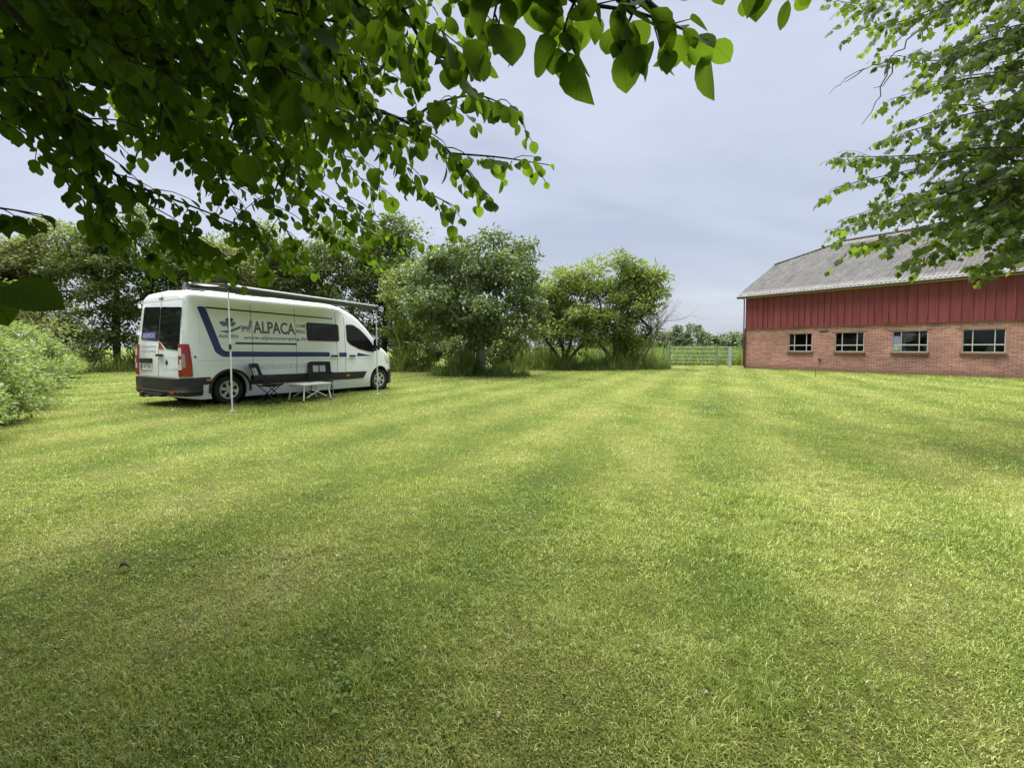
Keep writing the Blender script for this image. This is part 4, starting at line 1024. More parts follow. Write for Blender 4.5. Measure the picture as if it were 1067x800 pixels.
# seams, creases, rail
for a in (.50, 1.59, 2.80): decal('panel_gap', [rect(a - .005, .62, a + .005, 2.22)], m_side, M['seam'], .0025)
decal('panel_gap', [rect(3.07, .42, 3.08, 2.1)], m_side, M['seam'], .0025)
decal('panel_crease', [rect(-.66, .955, 4.0, .968)], m_side, M['seamlight'], .0025, cu=(0, 1, 2, 3))
decal('panel_crease', [rect(-.60, 1.30, .10, 1.306)], m_side, M['seamlight'], .0025)
decal('panel_crease', [rect(-.605, 1.30, -.600, 1.95)], m_side, M['seamlight'], .0025)
decal('door_rail', [rect(.12, 1.315, 1.60, 1.355)], m_side, M['darkline'], .014, cu=(.5, 1))
decal('fuel_cap', [[(-.70 + .022 * math.cos(k * .63), 1.04 + .022 * math.sin(k * .63)) for k in range(10)]], m_side, M['darkline'], .006)
for a in (2.70, 3.30):
    h = MB(); h.box((a, -.02, 1.035), (.22, .04, .045)); h.build('door_handle', M['black_plastic'], van, bevel=.012)
# lower cladding and bumpers
decal('side_moulding', [rpoly([(.43, .615), (3.80, .585), (3.68, .395), (3.3, .385), (.43, .405)], .03)], m_side, M['black_plastic'], .028, cu=(1, 1.59, 2.2, 3))
decal('side_moulding', [rpoly([(.43, .615), (3.80, .585), (3.68, .395), (.43, .405)], .03)], m_far, M['black_plastic'], .028, cu=(1, 2, 3))
decal('amber_marker', [rect(3.08, .475, 3.18, .515)], m_side, M['amber'], .034)
decal('side_moulding', [rpoly([(-.66, .615), (-.42, .615), (-.42, .47), (-.66, .45)], .02)], m_side, M['black_plastic'], .026)
decal('amber_marker', [rect(-.50, .535, -.40, .575)], m_side, M['amber'], .032)
def ushell(name, path, z0, z1, off, mat, zs=None, parent=None):
    mb = MB(); prof = zs or [(z0, 0), (z0 + .03, off), (z1 - .03, off), (z1, 0)]
    pth = [np.array(p, float) for p in path]; m = len(pth); nrm = []
    for i in range(m):
        t = pth[min(i + 1, m - 1)] - pth[max(i - 1, 0)]; t /= np.linalg.norm(t); nrm.append(np.array([t[1], -t[0]]))
    for i in range(m):
        for z, o in prof: q = pth[i] + nrm[i] * o; mb.v.append((q[0], q[1], z))
    k = len(prof)
    for i in range(m - 1):
        for j in range(k - 1): mb.f.append((i * k + j, i * k + j + 1, (i + 1) * k + j + 1, (i + 1) * k + j))
    mb.f.append(tuple(range(k))); mb.f.append(tuple((m - 1) * k + j for j in range(k)))
    return mb.build(name, mat, parent or van, 45)
rp = [(-.58, VW - .0), (-.80, VW), (-.90, VW - .015), (-.955, VW - .08), (-.965, 1.5), (-.97, 1.0), (-.965, .5), (-.955, .08), (-.90, .015), (-.80, .0), (-.58, .0)]
bp_ = ushell('rear_bumper', rp, .22, .62, .05, M['black_plastic'], [(.22, -.06), (.25, .03), (.33, .055), (.34, .045), (.47, .05), (.60, .05), (.625, -.03)])
decal('reflector', [rect(.16, .29, .34, .335)], lambda u, v, o: (-1.022 - o, u, v), M['red'], .006, bp_, cv=())
decal('reflector', [rect(1.66, .29, 1.84, .335)], lambda u, v, o: (-1.022 - o, u, v), M['red'], .006, bp_, cv=())
fp = [(4.72, lerp(4.72, PI_))] + [(a, lerp(a, PI_)) for a in (4.8, 4.87, 4.92, 4.96, 5.0, 5.03)]
fpath = fp + [(5.045, .6), (5.05, 1.0), (5.045, 1.4)] + [(a, VW - y) for a, y in reversed(fp)]
ushell('front_bumper', fpath, .16, .62, .03, M['black_plastic'], [(.16, -.05), (.19, .03), (.45, .04), (.60, .03), (.63, -.03)])
ushell('grille', [(5.0, .36), (5.03, .42), (5.04, .7), (5.045, 1.0), (5.04, 1.3), (5.03, 1.58), (5.0, 1.64)], .64, .80, .02, M['darkline'])
for mf in (m_side, m_far):
    decal('headlight', [rpoly([(4.56, 1.06), (4.84, .94), (4.90, .80), (4.72, .82), (4.60, .92)], .03)], mf, M['clear'], .010, cu=(4.65, 4.8))
# mirrors
for sg in (1, -1):
    mb = MB(); y0 = -.0 if sg > 0 else VW
    mb.box((4.06, y0 - sg * .17, 1.36), (.13, .19, .33)); mi = mb.build('mirror', M['black_plastic'], van, 40, bevel=.035)
    mb = MB(); mb.tube([(4.08, y0 + sg * .03, 1.19), (4.07, y0 - sg * .14, 1.22)], .04, 8); mb.build('mirror_arm', M['black_plastic'], mi, 40)
    mb = MB(); mb.box((3.992, y0 - sg * .17, 1.38), (.006, .15, .22)); mb.build('mirror_glass', M['glass'], mi)
# wheels
def wheel(a, y, sg, parent):
    w_ = MB(); Rr = .315
    prof = [(.20, 0), (.24, -.012), (.285, -.016), (.306, .0), (Rr, .03), (Rr, .17), (.30, .20), (.24, .205), (.2, .20)]
    w_.lathe([(r_, h if sg > 0 else -h) for r_, h in prof], (a, y, Rr), 'y', 40); t = w_.build('wheel', M['rubber'], parent, 40)
    c = MB(); pr = [(.001, -.012), (.05, -.012), (.06, .004), (.13, .006), (.175, -.002), (.20, -.008), (.205, .01), (.205, .05)]
    c.lathe([(r_, h if sg > 0 else -h) for r_, h in pr], (a, y, Rr), 'y', 40); h = c.build('hubcap', M['silver'], t, 40)
    d = MB()
    for k in range(6):
        an = k * math.pi / 3 + .3
        pts = [(.075, -.13), (.165, -.30), (.178, 0), (.165, .30), (.075, .13)]
        q = [(a + r_ * math.cos(an + b), Rr + r_ * math.sin(an + b)) for r_, b in pts]
        yy = y - sg * .006
        d.add([(p[0], yy, p[1]) for p in q] + [(p[0], yy + sg * .02, p[1]) for p in q], [(0, 1, 2, 3, 4)] + [(i, (i + 1) % 5, 5 + (i + 1) % 5, 5 + i) for i in range(5)])
    d.build('hubcap_opening', M['rubber'], h)
for a in (0, 4.36):
    wheel(a, .075, 1, van); wheel(a, VW - .075, -1, van)
    for y0, y1 in ((.10, .338), (VW - .338, VW - .10)):
        mb = MB(); mb.lathe([(.392, y0), (.392, y1), (.001, y1 if y0 < 1 else y0)] if y0 < 1 else [(.392, y1), (.392, y0), (.001, y0)], (a, 0, .33), 'y', 32)
        mb.build('wheel_well', M['black_plastic'], van, 40)
    for sg in (1, -1):
        y0 = -.012 if sg > 0 else VW + .012
        if a == 0:
            mb = MB(); pr = [(.40, .0), (.405, -.012), (.445, -.012), (.45, .02)]
            k0 = len(mb.v); pts = []
            for j in range(25):
                an = math.radians(-8 + 196 * j / 24)
                for r_, h in pr: pts.append((a + r_ * math.cos(an), y0 + sg * h, .33 + r_ * math.sin(an)))
            mb.add(pts, [(j * 4 + q, j * 4 + q + 1, (j + 1) * 4 + q + 1, (j + 1) * 4 + q) for j in range(24) for q in range(3)]); mb.build('arch_trim', M['black_plastic'], van, 40)
mb = MB(); mb.box((2.0, VW / 2, .20), (5.2, 1.3, .14)); mb.box((.0, VW / 2, .30), (.12, 1.5, .12)); mb.box((1.1, .45, .18), (1.0, .35, .16)); mb.tube([(-.9, 1.55, .2), (.6, 1.55, .2)], .05, 8)
mb.build('underbody', M['rubber'], van)
mb = MB(); mb.box((-1.0, 1.1, .245), (.10, .9, .07)); mb.box((-1.06, 1.42, .23), (.10, .14, .09)); mb.tube([(-1.0, 1.25, .22), (-1.12, 1.25, .20), (-1.15, 1.25, .26)], .022, 8); mb.sphere((-1.15, 1.25, .285), .03); mb.build('tow_bar', M['black_plastic'], van)
mb = MB(); mb.box((.3, 1.0, 2.50), (.5, .5, .09)); mb.build('roof_vent', M['white'], van, bevel=.03)
mb = MB(); mb.box((1.9, 1.0, 2.505), (.6, .6, .10)); mb.build('roof_vent', M['white'], van, bevel=.03)
mb = MB(); mb.lathe([(.001, .16), (.03, .15), (.045, .05), (.05, 0)], (-.62, .55, 2.44), 'z', 10); mb.build('roof_fitting', M['seam'], van, 40)
decal('brake_light', [rect(.9, 2.26, 1.1, 2.285)], m_rear, M['red'], .012)

# ------------------------------------------------------------------ awning
aw = empty('awning', (VX, VY, 0), VH); tag(aw, 'dark grey roll-out awning fixed along the van roof and propped on two thin white poles', 'awning')
A0, A1, OUT = -.70, 3.06, 1.25
def zr(a): return 2.385 - .030 * (a - A0)
def zc(a): return 2.50 - .016 * (a - A0)
mb = MB()
n = 8
pts = []
for a in (A0 - .08, A1 + .02):
    for k in range(10):
        t = 2 * math.pi * k / 10; pts.append((a, .03 + .075 * math.cos(t), zc(a) + .065 * math.sin(t)))
mb.add(pts, [(k, (k + 1) % 10, 10 + (k + 1) % 10, 10 + k) for k in range(10)] + [tuple(range(10)), tuple(range(10, 20))]); mb.build('cassette', M['awning_grey'], aw, 50)
mb = MB(); mb.tube([(A0, -OUT, zr(A0)), (A1, -OUT, zr(A1))], .062, 14); mb.build('front_roller', M['awning_grey'], aw, 50)
mb = MB()
for side_ in (0, 1):
    for i in range(9):
        for j in range(25):
            f = i / 8; a = A0 + .03 + (A1 - A0 - .06) * j / 24; z = zc(a) + .03 + (zr(a) + .045 - zc(a) - .03) * f - .035 * math.sin(math.pi * f) - .004 * side_ + .004 * math.sin(j * 1.3) * math.sin(math.pi * f)
            mb.v.append((a, -.02 - (OUT - .02) * f, z))
for s_ in (0, 1):
    for i in range(8):
        for j in range(24): q = s_ * 225 + i * 25 + j; mb.f.append((q, q + 1, q + 26, q + 25))
mb.build('canopy', M['fabric'], aw, 60)
for a, d in ((A0 + .06, .5), (A1 - .06, -.5)):
    mb = MB(); e = (a + d, -OUT * .5, zc(a) - .07)
    mb.tube([(a + .02, -.02, zc(a) - .02), e], .022, 6); mb.tube([e, (a, -OUT, zr(a))], .020, 6); mb.sphere(e, .035); mb.build('folding_arm', M['awning_grey'], aw, 50)
mb = MB(); mb.tube([(A0 - .02, .0, zc(A0) + .05), (A0 - .02, -OUT, zr(A0) + .05)], .016, 6); mb.build('end_strap', M['awning_grey'], aw)
for a in (A0 + .03, A1 - .03):
    mb = MB(); mb.tube([(a, -OUT, zr(a) - .03), (a + .01, -OUT - .01, 1.2), (a + .02, -OUT, .0)], .015, 8); lg = mb.build('pole', M['alu'], aw, 50)
    mb = MB(); mb.box((a + .02, -OUT, .012), (.09, .07, .02)); mb.build('pole_foot', M['alu'], lg); mb = MB(); mb.tube([(a + .005, -OUT - .008, 1.30), (a + .006, -OUT - .008, 1.20)], .025, 8); mb.build('pole_clamp', M['black_plastic'], lg)
    mb = MB(); mb.tube([(a - .025, -OUT, zr(a)), (a + .03, -OUT, zr(a))], .072, 12); mb.build('end_cap', M['black_plastic'], aw, 50)

# ------------------------------------------------------------------ camping chairs and table
def chair(label, loc, rz):
    o = empty('folding_chair', loc, rz); tag(o, label, 'chair', 'black folding camping chairs')
    # local: x to the front, y sideways, z up
    def T(x): return x
    w2 = .26
    for s_ in (-1, 1):
        mb = MB(); mb.tube([(.22, s_ * w2, .0), (-.02, s_ * w2, .26), (-.20, s_ * w2, .42)], .012, 6); mb.tube([(.205, s_ * w2, .012), (.235, s_ * w2, .012)], .018, 6); mb.build('front_leg', M['chair_tube'], o, 50)
        mb = MB(); mb.tube([(-.22, s_ * (w2 - .03), .0), (.02, s_ * (w2 - .03), .26), (.20, s_ * (w2 - .03), .42)], .012, 6); mb.build('rear_leg', M['chair_tube'], o, 50)
        mb = MB(); mb.tube([(-.20, s_ * (w2 + .005), .42), (-.25, s_ * (w2 + .005), .60), (-.34, s_ * (w2 + .005), .86)], .013, 6); mb.build('back_post', M['chair_tube'], o, 50)
        mb = MB(); mb.box((.0, s_ * (w2 + .03), .60), (.42, .05, .025)); mb.tube([(.17, s_ * (w2 + .03), .59), (.18, s_ * (w2 + .02), .42)], .010, 6); mb.tube([(-.24, s_ * (w2 + .02), .60), (-.16, s_ * (w2 + .03), .60)], .012, 6); mb.build('armrest', M['chair_tube'], o, 50)
    mb = MB()
    for z, x in ((.02, .21), (.02, -.21)): mb.tube([(x, -w2, z), (x, w2, z)], .010, 6)
    mb.build('stretcher', M['chair_tube'], o, 50)
    mb = MB()
    for i in range(7):
        for j in range(9):
            f = j / 8 * 2 - 1; x = -.21 + .42 * i / 6; mb.v.append((x, f * w2, .42 - .035 * (1 - f * f) - .015 * math.sin(math.pi * i / 6)))
    for i in range(6):
        for j in range(8): q = i * 9 + j; mb.f.append((q, q + 1, q + 10, q + 9))
    k = len(mb.v); mb.v += [(p[0], p[1], p[2] - .012) for p in mb.v[:k]]; mb.f += [tuple(k + q for q in f_) for f_ in mb.f[:48]]
    mb.build('seat', M['black_cloth'], o, 60)
    # back: dark cloth border round two pale mesh panes
    def bk(y, t, off=0): return (-.25 - .09 * (t - .60) / .26 - .04 * (1 - (y / w2) ** 2) + off, y, t)
    mb = MB()
    ys = [-w2, -.15, -.012, .012, .15, w2]; ts = [.52, .62, .78, .88]
    for i in range(5):
        for j in range(3):
            if j == 1 and i in (1, 3): continue
            q = [bk(ys[i], ts[j]), bk(ys[i + 1], ts[j]), bk(ys[i + 1], ts[j + 1]), bk(ys[i], ts[j + 1])]
            p = [(v[0] - .014, v[1], v[2]) for v in q]; mb.add(q + p, [(0, 1, 2, 3), (7, 6, 5, 4), (0, 1, 5, 4), (1, 2, 6, 5), (2, 3, 7, 6), (3, 0, 4, 7)])
    b = mb.build('backrest', M['black_cloth'], o)
    for i in (1, 3):
        mb = MB(); q = [bk(ys[i], ts[1], -.004), bk(ys[i + 1], ts[1], -.004), bk(ys[i + 1], ts[2], -.004), bk(ys[i], ts[2], -.004)]; p = [(v[0] - .005, v[1], v[2]) for v in q]
        mb.add(q + p, [(0, 1, 2, 3), (7, 6, 5, 4), (0, 1, 5, 4), (1, 2, 6, 5), (2, 3, 7, 6), (3, 0, 4, 7)]); mb.build('mesh_panel', M['mesh_pane'], b)
    return o
def vloc(a, y, z=0): c, s_ = math.cos(VH), math.sin(VH); return (VX + a * c - y * s_, VY + a * s_ + y * c, z)
# back posts point away from the seat front
chair('black folding camping chair at the van rear wheel, turned half towards the table', vloc(.62, -.46), VH - R(48))
chair('black folding camping chair behind the white table, its seat towards the viewer', vloc(1.98, -.42), VH - R(118))
tb = empty('camping_table', vloc(.98, -1.13), VH); tag(tb, 'low white folding camping table with splayed metal legs before the van', 'table')
mb = MB(); mb.box((.36, .28, .395), (.78, .58, .022)); mb.build('tabletop', M['table_white'], tb, bevel=.006)
mb = MB(); mb.box((.36, .28, .372), (.72, .52, .02)); mb.build('top_frame', M['alu'], tb)
for x in (.05, .67):
    for y in (.05, .51):
        mb = MB(); dx, dy = (-.05 if x < .3 else .05), (-.04 if y < .3 else .04); mb.tube([(x, y, .37), (x + dx, y + dy, .03)], .017, 8); l = mb.build('leg', M['alu'], tb, 50)
        mb = MB(); mb.tube([(x + dx, y + dy, .035), (x + dx * 1.05, y + dy * 1.05, .0)], .022, 8); mb.build('foot', M['black_plastic'], l, 50)
for y in (.03, .53):
    mb = MB(); mb.tube([(.06, y, .36), (.62, y, .10)], .009, 6); mb.tube([(.66, y, .36), (.10, y, .10)], .009, 6); mb.build('brace', M['alu'], tb, 50)

# ------------------------------------------------------------------ the tree overhead: its branches hang into the view from above
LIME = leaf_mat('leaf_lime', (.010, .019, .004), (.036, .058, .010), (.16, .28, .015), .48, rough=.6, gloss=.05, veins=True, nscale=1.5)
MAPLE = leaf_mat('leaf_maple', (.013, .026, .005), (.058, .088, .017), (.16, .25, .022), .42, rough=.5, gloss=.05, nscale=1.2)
def resample(P, step):
    P = np.array(P, float)
    # smooth (Catmull-Rom) then even steps
    Q = [P[0]]
    for i in range(len(P) - 1):
        p0, p1, p2, p3 = P[max(i - 1, 0)], P[i], P[i + 1], P[min(i + 2, len(P) - 1)]
        for t in np.linspace(0, 1, 13)[1:]:
            Q.append(.5 * (2 * p1 + (p2 - p0) * t + (2 * p0 - 5 * p1 + 4 * p2 - p3) * t * t + (3 * p1 - p0 - 3 * p2 + p3) * t ** 3))
    Q = np.array(Q); L_ = np.concatenate([[0], np.cumsum(np.linalg.norm(np.diff(Q, axis=0), axis=1))]); n = max(2, int(L_[-1] / step)); s_ = np.linspace(0, L_[-1], n + 1)
    return np.stack([np.interp(s_, L_, Q[:, k]) for k in range(3)], 1)
class Spray:
    def __init__(s): s.P, s.D, s.N, s.L = [], [], [], []; s.mb = MB()
    def leaf(s, p, d, n, L): s.P.append(p); s.D.append(d); s.N.append(n); s.L.append(L)
    def twig_leaves(s, Q, step, L, hang, tip=True, first=0, flat=0):
        i0 = int(first * len(Q)); sd = 1
        d_s = np.linalg.norm(Q[1] - Q[0]); k = max(1, int(round(step / d_s)))
        for i in range(i0, len(Q) - 1, k):
            t = Q[min(i + 1, len(Q) - 1)] - Q[i]; t = t / (np.linalg.norm(t) + 1e-9)
            lat = np.cross(t, [0, 0, 1.]); lat /= np.linalg.norm(lat) + 1e-9
            d = t * rng.uniform(.2, .8) + lat * sd * rng.uniform(.5, 1.0) + np.array([0, 0, -1.]) * rng.uniform(.3, 1.3) * hang + rng.normal(0, .15, 3); d /= np.linalg.norm(d)
            nn = np.array([0, 0, 1.]) * (1.0 if flat == 0 else flat) + rng.normal(0, .55 if flat == 0 else .3, 3)
            pet = Q[i] + d * L * .18 + np.array([0, 0, -.01])
            s.leaf(pet, d + np.array([0, 0, -.35 * hang]), nn, L * float(rng.lognormal(-.05, .2))); sd = -sd
        if tip:
            t = Q[-1] - Q[-2]; s.leaf(Q[-1], t / np.linalg.norm(t) + np.array([0, 0, -.5 * hang]), np.array([0, 0, 1.]) + rng.normal(0, .4, 3), L * .8)
    def branch(s, pts, r0, r1, L, side=(.12, .3), every=.09, hang=1., leafstep=.035, n=6, flat=0, sub_droop=.35, main_first=0.):
        Q = resample(pts, .018 if L < .12 else .03); m = len(Q)
        Qn = Q.copy()
        s.mb.tube(list(Qn[::2]) + ([Qn[-1]] if m % 2 == 0 else []), list(np.linspace(r0, r1, len(Qn[::2]) + (1 if m % 2 == 0 else 0))), n, cap=False)
        s.twig_leaves(Q, leafstep * 1.3, L, hang, first=main_first, flat=flat)
        d_s = np.linalg.norm(Q[1] - Q[0]); k = max(1, int(every / d_s)); sd = 1
        for i in range(k, m - 2, k):
            t = Q[i + 1] - Q[i]; t /= np.linalg.norm(t) + 1e-9
            lat = np.cross(t, [0, 0, 1.]); lat /= np.linalg.norm(lat) + 1e-9
            ln = rng.uniform(*side) * (1 - .35 * i / m)
            d = t * rng.uniform(.4, 1.0) + lat * sd * rng.uniform(.4, 1.1) + np.array([0, 0, rng.uniform(-1, .5)]) * sub_droop; d /= np.linalg.norm(d); sd = -sd
            e1 = Q[i] + d * ln * .5; e2 = Q[i] + d * ln + np.array([0, 0, -.18 * ln * hang])
            q = resample([Q[i], e1, e2], .018 if L < .12 else .03)
            s.mb.tube(list(q[::3]) + [q[-1]], list(np.linspace(max(r1, .0022), .0012, len(q[::3]) + 1)), 4, cap=False)
            s.twig_leaves(q, leafstep, L * .92, hang, first=.12, flat=flat)
    def crown(s, Ts, ratio, mat, parent, name='crown'):
        n = len(s.P); Ln = np.array(s.L) * rng.lognormal(0, .16, n); P, D, Nn = np.array(s.P), np.array(s.D), np.array(s.N); pick = rng.integers(0, len(Ts), n)
        Vs, Ls, Ss, Rs, Us = [], [], [], [], []; nv = nl = 0
        for k, T in enumerate(Ts):
            q = pick == k; m = int(q.sum())
            V, Lp, St, Rn, uv = leaves(P[q], D[q], Nn[q], Ln[q], Ln[q] * ratio * rng.lognormal(0, .12, m), T, np.clip(rng.normal(.5, .28, m), 0, 1))
            Vs.append(V); Ls.append(Lp + nv); Ss.append(St + nl); Rs.append(Rn); Us.append(uv); nv += len(V); nl += len(Lp)
        return np_mesh(name, np.concatenate(Vs), np.concatenate(Ls), np.concatenate(Ss), mat, parent, rnd=np.concatenate(Rs), uv=np.concatenate(Us), smooth=True)
def PX(l): return [at(*q) for q in l]
def overhead():
    root = empty('lime_tree', (-2.95, -.35, 0)); tag(root, 'broad leaved lime tree whose dark drooping branches overhang the lawn above the van', 'tree')
    off = np.array([-2.95, -.35, 0]); s = Spray()
    L = .088
    B = [ # path, r0, r1, leaf length, side range, spacing
     ([(300, -90, 1.55), (340, 40, 1.75), (378, 105, 1.9), (425, 128, 2.0), (470, 160, 2.05), (508, 205, 2.1)], .013, .003, .085, (.10, .26), .075),
     ([(378, 105, 1.9), (400, 150, 2.0), (430, 190, 2.1), (472, 214, 2.15)], .007, .002, .085, (.10, .22), .08),
     ([(425, 128, 2.0), (455, 108, 1.9), (500, 100, 1.75), (538, 118, 1.7)], .006, .002, .088, (.08, .18), .09),
     ([(470, 160, 2.05), (520, 164, 2.1), (572, 172, 2.1)], .005, .002, .080, (.05, .12), .10),
     ([(40, 40, 1.5), (95, 155, 1.8), (130, 190, 1.95), (165, 225, 2.1), (222, 258, 2.3)], .011, .003, .080, (.10, .24), .08),
     ([(95, 155, 1.8), (100, 200, 1.8), (112, 232, 1.8)], .006, .002, .085, (.08, .16), .09),
     ([(130, 190, 1.95), (200, 215, 2.1), (262, 240, 2.3)], .006, .002, .075, (.10, .24), .08),
     ([(150, -60, 1.4), (200, 40, 1.7), (250, 110, 2.0), (300, 170, 2.3), (340, 212, 2.5), (392, 246, 2.7)], .012, .002, .075, (.12, .28), .08),
     ([(250, 110, 2.0), (230, 170, 2.1), (245, 220, 2.3), (282, 262, 2.5)], .006, .002, .075, (.10, .24), .08),
     ([(300, 170, 2.3), (285, 215, 2.35), (315, 262, 2.6)], .005, .002, .072, (.10, .22), .08),
     ([(165, 225, 2.1), (185, 262, 2.35), (205, 276, 2.5)], .005, .002, .07, (.08, .18), .08),
     ([(480, -120, 1.0), (540, -40, 1.1), (600, 0, 1.15), (660, 12, 1.2), (700, 26, 1.22), (742, 44, 1.25)], .008, .002, .086, (.06, .13), .075),
     ([(600, 0, 1.15), (588, 30, 1.15), (600, 55, 1.15)], .004, .0015, .086, (.04, .08), .06),
     ([(660, 12, 1.2), (652, 35, 1.2), (664, 58, 1.2)], .004, .0015, .086, (.04, .08), .07),
     ([(540, -40, 1.1), (515, 8, 1.15), (528, 40, 1.18)], .005, .0015, .090, (.06, .10), .07),
     ([(700, 26, 1.22), (692, 52, 1.22)], .003, .0015, .080, (.03, .06), .07),
     ([(640, -90, 1.05), (740, -40, 1.12), (800, -18, 1.15), (832, -6, 1.2)], .004, .0015, .060, (.03, .07), .10),
     ([(-90, 180, 1.4), (-20, 212, 1.5), (22, 220, 1.55), (44, 224, 1.6)], .006, .002, .080, (.06, .13), .09),
     ([(0, -60, 1.2), (60, 20, 1.3), (130, 70, 1.4), (200, 130, 1.6), (235, 150, 1.7)], .012, .003, .088, (.12, .28), .07),
     ([(-80, 40, 1.3), (-10, 80, 1.35), (60, 110, 1.5), (110, 135, 1.6)], .011, .003, .088, (.12, .26), .07),
     ([(230, -60, 1.2), (270, 20, 1.3), (300, 80, 1.4), (345, 120, 1.5), (385, 132, 1.6)], .011, .003, .088, (.12, .24), .075),
     ([(380, -60, 1.2), (420, 10, 1.3), (450, 55, 1.4), (492, 66, 1.45)], .009, .002, .090, (.08, .20), .075),
     ([(100, -60, 1.5), (170, 60, 1.9), (185, 140, 2.2), (232, 196, 2.5)], .011, .003, .078, (.12, .30), .075),
     ([(300, -60, 1.8), (330, 80, 2.3), (360, 165, 2.6), (395, 205, 2.8)], .010, .002, .075, (.12, .28), .085),
     ([(-60, 100, 1.7), (20, 130, 1.9), (70, 170, 2.1), (112, 205, 2.2)], .010, .002, .080, (.10, .24), .085),
     ([(60, -60, 1.7), (110, 20, 2.0), (140, 90, 2.3), (160, 150, 2.5)], .010, .003, .080, (.14, .30), .075),
     ([(200, -60, 1.6), (230, 20, 1.9), (270, 60, 2.1), (310, 110, 2.3)], .010, .003, .080, (.14, .30), .075),
     ([(-70, -40, 1.5), (0, 10, 1.7), (40, 60, 1.9), (70, 100, 2.0)], .010, .003, .082, (.14, .30), .075),
     ([(340, -60, 1.5), (370, 0, 1.6), (410, 50, 1.75), (440, 85, 1.85)], .009, .003, .085, (.10, .24), .08),
     ([(165, 225, 2.1), (200, 258, 2.4), (238, 282, 2.6)], .004, .002, .080, (.08, .2), .09),
     ([(300, 200, 2.5), (340, 240, 2.7), (378, 262, 2.8), (412, 268, 2.85)], .004, .002, .080, (.08, .22), .09),
     ([(112, 215, 2.1), (140, 250, 2.2), (172, 280, 2.4)], .004, .002, .080, (.08, .18), .09),
     ([(250, 215, 2.4), (275, 250, 2.7), (318, 278, 2.9)], .004, .002, .080, (.08, .22), .09),
     ([(350, 190, 2.5), (390, 232, 2.7), (440, 250, 2.8)], .004, .002, .078, (.08, .2), .10),
     ([(60, 170, 1.9), (85, 215, 2.0), (128, 262, 2.1)], .004, .002, .080, (.06, .16), .10),
     ([(460, -70, 1.4), (480, -10, 1.45), (505, 25, 1.5)], .008, .002, .088, (.08, .18), .08),
    ]
    for pts, r0, r1, Lf, sd, ev in B:
        dn = pts[0][2] < 1.12 or pts[-1][2] < 1.27
        s.branch([p - off for p in PX(pts)], r0, r1, Lf * (.70 if not dn else .95), sd if dn else (sd[0] * 1.2, sd[1] * 1.35), ev * .92 if dn else ev * (.80 if pts[-1][2] < 2.0 else .95), 1.0, .040 if dn else (.028 if pts[-1][2] < 2.0 else .033))
    # one low leaf close by
    q = [p - off for p in PX([(-90, 275, .95), (-30, 292, .95), (2, 300, .95)])]; s.mb.tube(q, [.003, .002, .0012], 4, cap=False)
    s.leaf(q[-1], np.array([.9, .15, -.30]), np.array([.1, -.9, .75]), .095)
    s.leaf(q[1], np.array([.2, .3, -.5]), np.array([.1, -.6, .75]), .08)
    # limbs that carry those branches, from the trunk outside the view
    trunk = [(0, 0, -.1), (.02, .02, 1.2), (.05, .06, 2.4), (.0, .1, 3.6), (-.05, .1, 5.0), (0, .1, 6.2)]
    s.mb.tube(trunk, [.27, .20, .175, .15, .11, .06], 14, cap=False)
    starts = [b[0][0] for b in B]
    hubs = [np.array(trunk[2]), np.array(trunk[3]), np.array([.05, .06, 2.9])]
    for st in starts:
        if st[1] > 60 and st[0] > -50: continue
        e = at(*st) - off; h = hubs[int(rng.integers(0, 3))]; mid = h * .5 + e * .5 + np.array([0, 0, .35])
        s.mb.tube(list(resample([h, mid, e], .15)), list(np.linspace(.045, .011, len(resample([h, mid, e], .15)))), 7, cap=False)
    # unseen crown above and behind the view, added dense and large leaved for shade
    k = 0
    tops = []
    while k < 470:
        c = np.array([rng.uniform(-5.6, 1.6), rng.uniform(-3.0, 4.2), rng.uniform(2.5, 6.6)])
        if ((c[0] + 2.0) / 3.5) ** 2 + ((c[1] + .1) / 2.8) ** 2 + ((c[2] - 4.4) / 2.4) ** 2 > 1: continue
        if c[1] > .0 and c[2] < EYE + c[1] * .78 + .22: continue
        tops.append(c - off); k += 1
    n_hi = len(tops)
    # thick inner part of the crown over the viewer's left shoulder
    k = 0
    while k < 160:
        px, py, Y = rng.uniform(-140, 440), rng.uniform(-90, 185), rng.uniform(1.9, 3.8)
        lim = 88 + 85 * math.exp(-((px - 255) / 95) ** 2) - max(0, px - 330) * .8
        if py > lim: continue
        tops.append(at(px, py, Y) - off); k += 1
    skeleton(s.mb, [np.array(t) for t in trunk[1:]], .13, tops, .006, 5)
    for ci, c in enumerate(tops):
        for _ in range(40):
            d = rand_dirs(1)[0]; s.leaf(c + d * .36 * rng.random() ** .5 * np.array([1, 1, .6]), d + np.array([0, 0, -.6]), np.array([0, 0, 1.]) + rng.normal(0, .5, 3), float(rng.uniform(.13, .17) if ci < n_hi else rng.uniform(.05, .09)))
    s.mb.build('trunk', M['twig'], root, 60)
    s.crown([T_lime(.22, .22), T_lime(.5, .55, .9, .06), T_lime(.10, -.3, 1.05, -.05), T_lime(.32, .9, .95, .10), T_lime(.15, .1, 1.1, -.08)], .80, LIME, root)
overhead()
